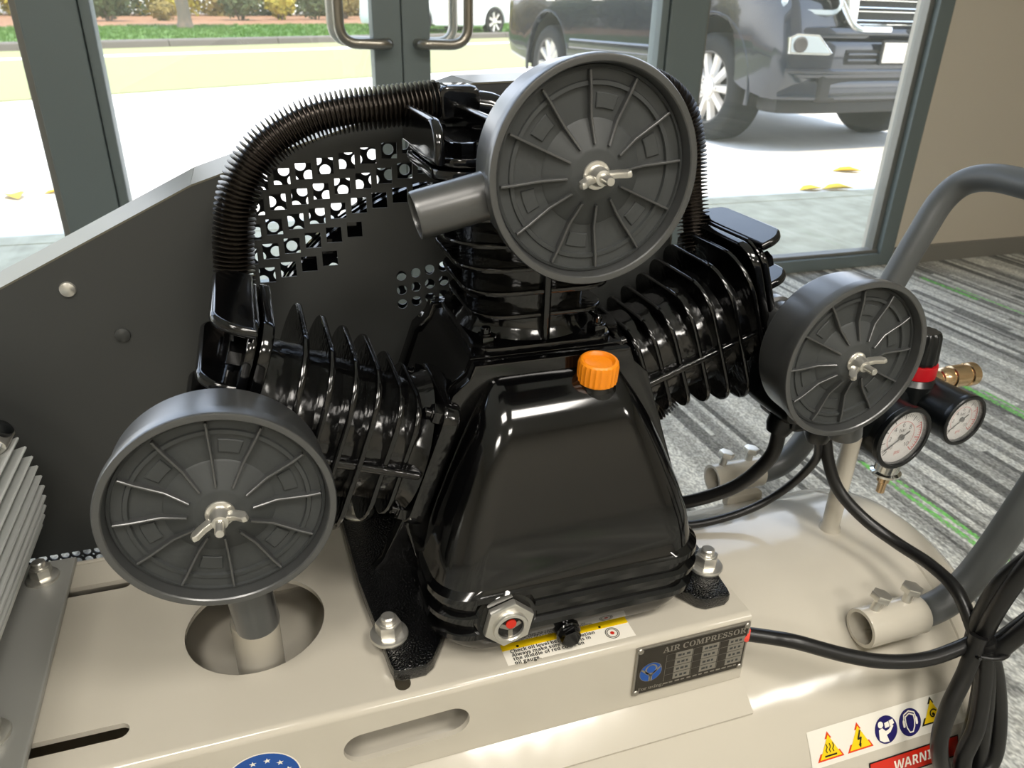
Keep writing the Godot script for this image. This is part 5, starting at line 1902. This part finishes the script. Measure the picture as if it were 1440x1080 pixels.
	var ol := part("oil_label", b, M.white_print, comp, W, 60.0, "white and yellow label about the oil level")
	b = MB.new()
	art_rect(b, Vector2(0.1425, 0.4258), Vector2(0.254, 0.452), 0.0002, lay)
	part("yellow_band", b, M.yellow_print, ol, Transform3D(), 60.0)
	b = MB.new()
	var lines := ["Check oil level before operation", "Always make sure the oil is in", "the middle of red circle on", "oil gauge."]
	for k in 4:
		var t := letters(lines[k], 0.0048, 800 if k == 0 else 600)
		var lo := 1e9
		for p in t:
			lo = minf(lo, p.x)
		art(b, t, Vector2(0.1485 - lo, 0.4236 - 0.004 * k), 0.0004, lay)
	var c6 := Vector2(0.236, 0.4185)
	var rg := []
	for k in 25:
		rg.append(c6 + Vector2(0.0058, 0).rotated(TAU * k / 24))
	art_line(b, rg, 0.0006, 0.0004, lay)
	rg = []
	for k in 25:
		rg.append(c6 + Vector2(0.0044, 0).rotated(TAU * k / 24))
	art_line(b, rg, 0.0006, 0.0004, lay)
	art_poly(b, MB.circle(Vector2(0.156, 0.4278), 0.0012, 12), 0.0004, lay)
	art_poly(b, MB.circle(Vector2(0.2285, 0.4278), 0.0012, 12), 0.0004, lay)
	part("label_text", b, M.black_print, ol, Transform3D(), 0.0)
	b = MB.new()
	art_poly(b, MB.circle(c6, 0.0018, 16), 0.0004, lay)
	part("red_dot", b, M.red_print, ol, Transform3D(), 0.0)

	# riveted name plate on the front face
	var up := func(p: Vector2, h: float) -> Vector3: return Vector3(p.x, p.y, -0.4008 + h)
	b = MB.new()
	b.box(Vector3(0.3055, 0.5075, -0.402), Vector3(0.109, 0.054, 0.0022), 0.0006)
	var np := part("name_plate", b, M.plate_silver, comp, W, 30.0, "dark metal name plate lettered AIR COMPRESSOR")
	b = MB.new()
	art_rect(b, Vector2(0.253, 0.4825), Vector2(0.358, 0.5325), 0.0003, up)
	part("plate_ground", b, M.plate_dark, np, Transform3D(), 0.0)
	b = MB.new()
	art(b, letters("AIR COMPRESSOR", 0.0088, 800, "Droid Serif"), Vector2(0.3155, 0.5268), 0.0006, up)
	for cx in 3:
		var x0: float = 0.2795 + cx * 0.0258
		for r in 4:
			var y1 := 0.5205 - r * 0.0078
			art_rect(b, Vector2(x0, y1 - 0.0072), Vector2(x0 + 0.0252, y1), 0.0005, up)
	art(b, letters("For using,", 0.0036, 700, "Droid Serif"), Vector2(0.268, 0.4872), 0.0006, up)
	rng.seed = 4
	for k in 13:   # the rest of the line is too worn to read
		art_rect(b, Vector2(0.2795 + 0.0058 * k, 0.4864), Vector2(0.2795 + 0.0058 * k + rng.randf_range(0.003, 0.005), 0.488), 0.0006, up)
	var mk := MB.new()
	var bars := MB.new()
	rng.seed = 9
	for cx in 3:
		var x0: float = 0.2795 + cx * 0.0258
		for r in 4:
			var y1 := 0.5205 - r * 0.0078
			art_rect(mk, Vector2(x0 + 0.0004, y1 - 0.0069), Vector2(x0 + 0.0088, y1 - 0.0003), 0.0007, up)
			for k in 3:   # worn print too fine to read
				var xa := x0 + 0.011 + 0.0042 * k
				art_rect(bars, Vector2(xa, y1 - 0.0048), Vector2(xa + rng.randf_range(0.002, 0.0036), y1 - 0.0024), 0.0007, up)
	part("plate_print", b, M.plate_silver, np, Transform3D(), 0.0)
	part("table_heading", mk, M.plate_dark, np, Transform3D(), 0.0)
	part("table_entry", bars, M.guard_black, np, Transform3D(), 0.0)
	var lc := Vector2(0.266, 0.5055)
	b = MB.new()
	art_poly(b, MB.circle(lc, 0.0106, 32), 0.0005, up)
	part("logo_ring", b, M.plate_silver, np, Transform3D(), 0.0)
	b = MB.new()
	art_poly(b, MB.circle(lc, 0.0101, 32), 0.0007, up)
	part("logo_disc", b, M.blue_print, np, Transform3D(), 0.0)
	b = MB.new()
	art_poly(b, MB.circle(lc + Vector2(0, 0.0032), 0.0058, 24), 0.0009, up)
	art_line(b, [lc + Vector2(-0.0085, 0.0042), lc + Vector2(-0.0005, -0.0035), lc + Vector2(-0.0005, -0.0098)], 0.0019, 0.0009, up)
	art_line(b, [lc + Vector2(0.0085, 0.0042), lc + Vector2(0.0008, -0.0035), lc + Vector2(0.0008, -0.0098)], 0.0019, 0.0009, up)
	part("logo_figure", b, M.plate_silver, np, Transform3D(), 0.0)
	b = MB.new()
	art_poly(b, MB.circle(lc + Vector2(0, 0.0036), 0.0042, 24), 0.0011, up)
	part("logo_head", b, M.blue_print, np, Transform3D(), 0.0)
	for s in [[-1, -1], [1, -1], [1, 1], [-1, 1]]:
		b = MB.new()
		b.lathe([[0.0, 0.0], [0.003, 0.0], [0.0024, 0.0009], [0.0, 0.0013]], Transform3D(Basis(), Vector3(0.3055 + s[0] * 0.0512, 0.5075 + s[1] * 0.0238, -0.4006)), 14)
		part("rivet", b, M.plate_silver, np)

	# round blue sticker with a ring of stars, low on the front face
	var fl := func(p: Vector2, h: float) -> Vector3: return Vector3(p.x, p.y, -0.4028 + h)
	var sc := Vector2(-0.0475, 0.4945)
	b = MB.new()
	art_poly(b, MB.circle(sc, 0.0272, 48), 0.0001, fl)
	var stk := part("star_sticker", b, M.white_print, comp, W, 0.0, "round blue sticker with a ring of pale stars")
	b = MB.new()
	art_poly(b, MB.circle(sc, 0.0262, 48), 0.0003, fl)
	part("blue_ground", b, M.blue_print, stk, Transform3D(), 0.0)
	b = MB.new()
	for k in 12:
		var c := sc + Vector2(0, 0.019).rotated(TAU * (k + 0.5) / 12)
		for i in 5:
			var a0 := TAU * i / 5 + PI / 2
			art_poly(b, PackedVector2Array([c, c + Vector2(cos(a0 - 0.628), sin(a0 - 0.628)) * 0.0011, c + Vector2(cos(a0), sin(a0)) * 0.0028, c + Vector2(cos(a0 + 0.628), sin(a0 + 0.628)) * 0.0011]), 0.0005, fl)
	part("star", b, M.white_print, stk, Transform3D(), 0.0)
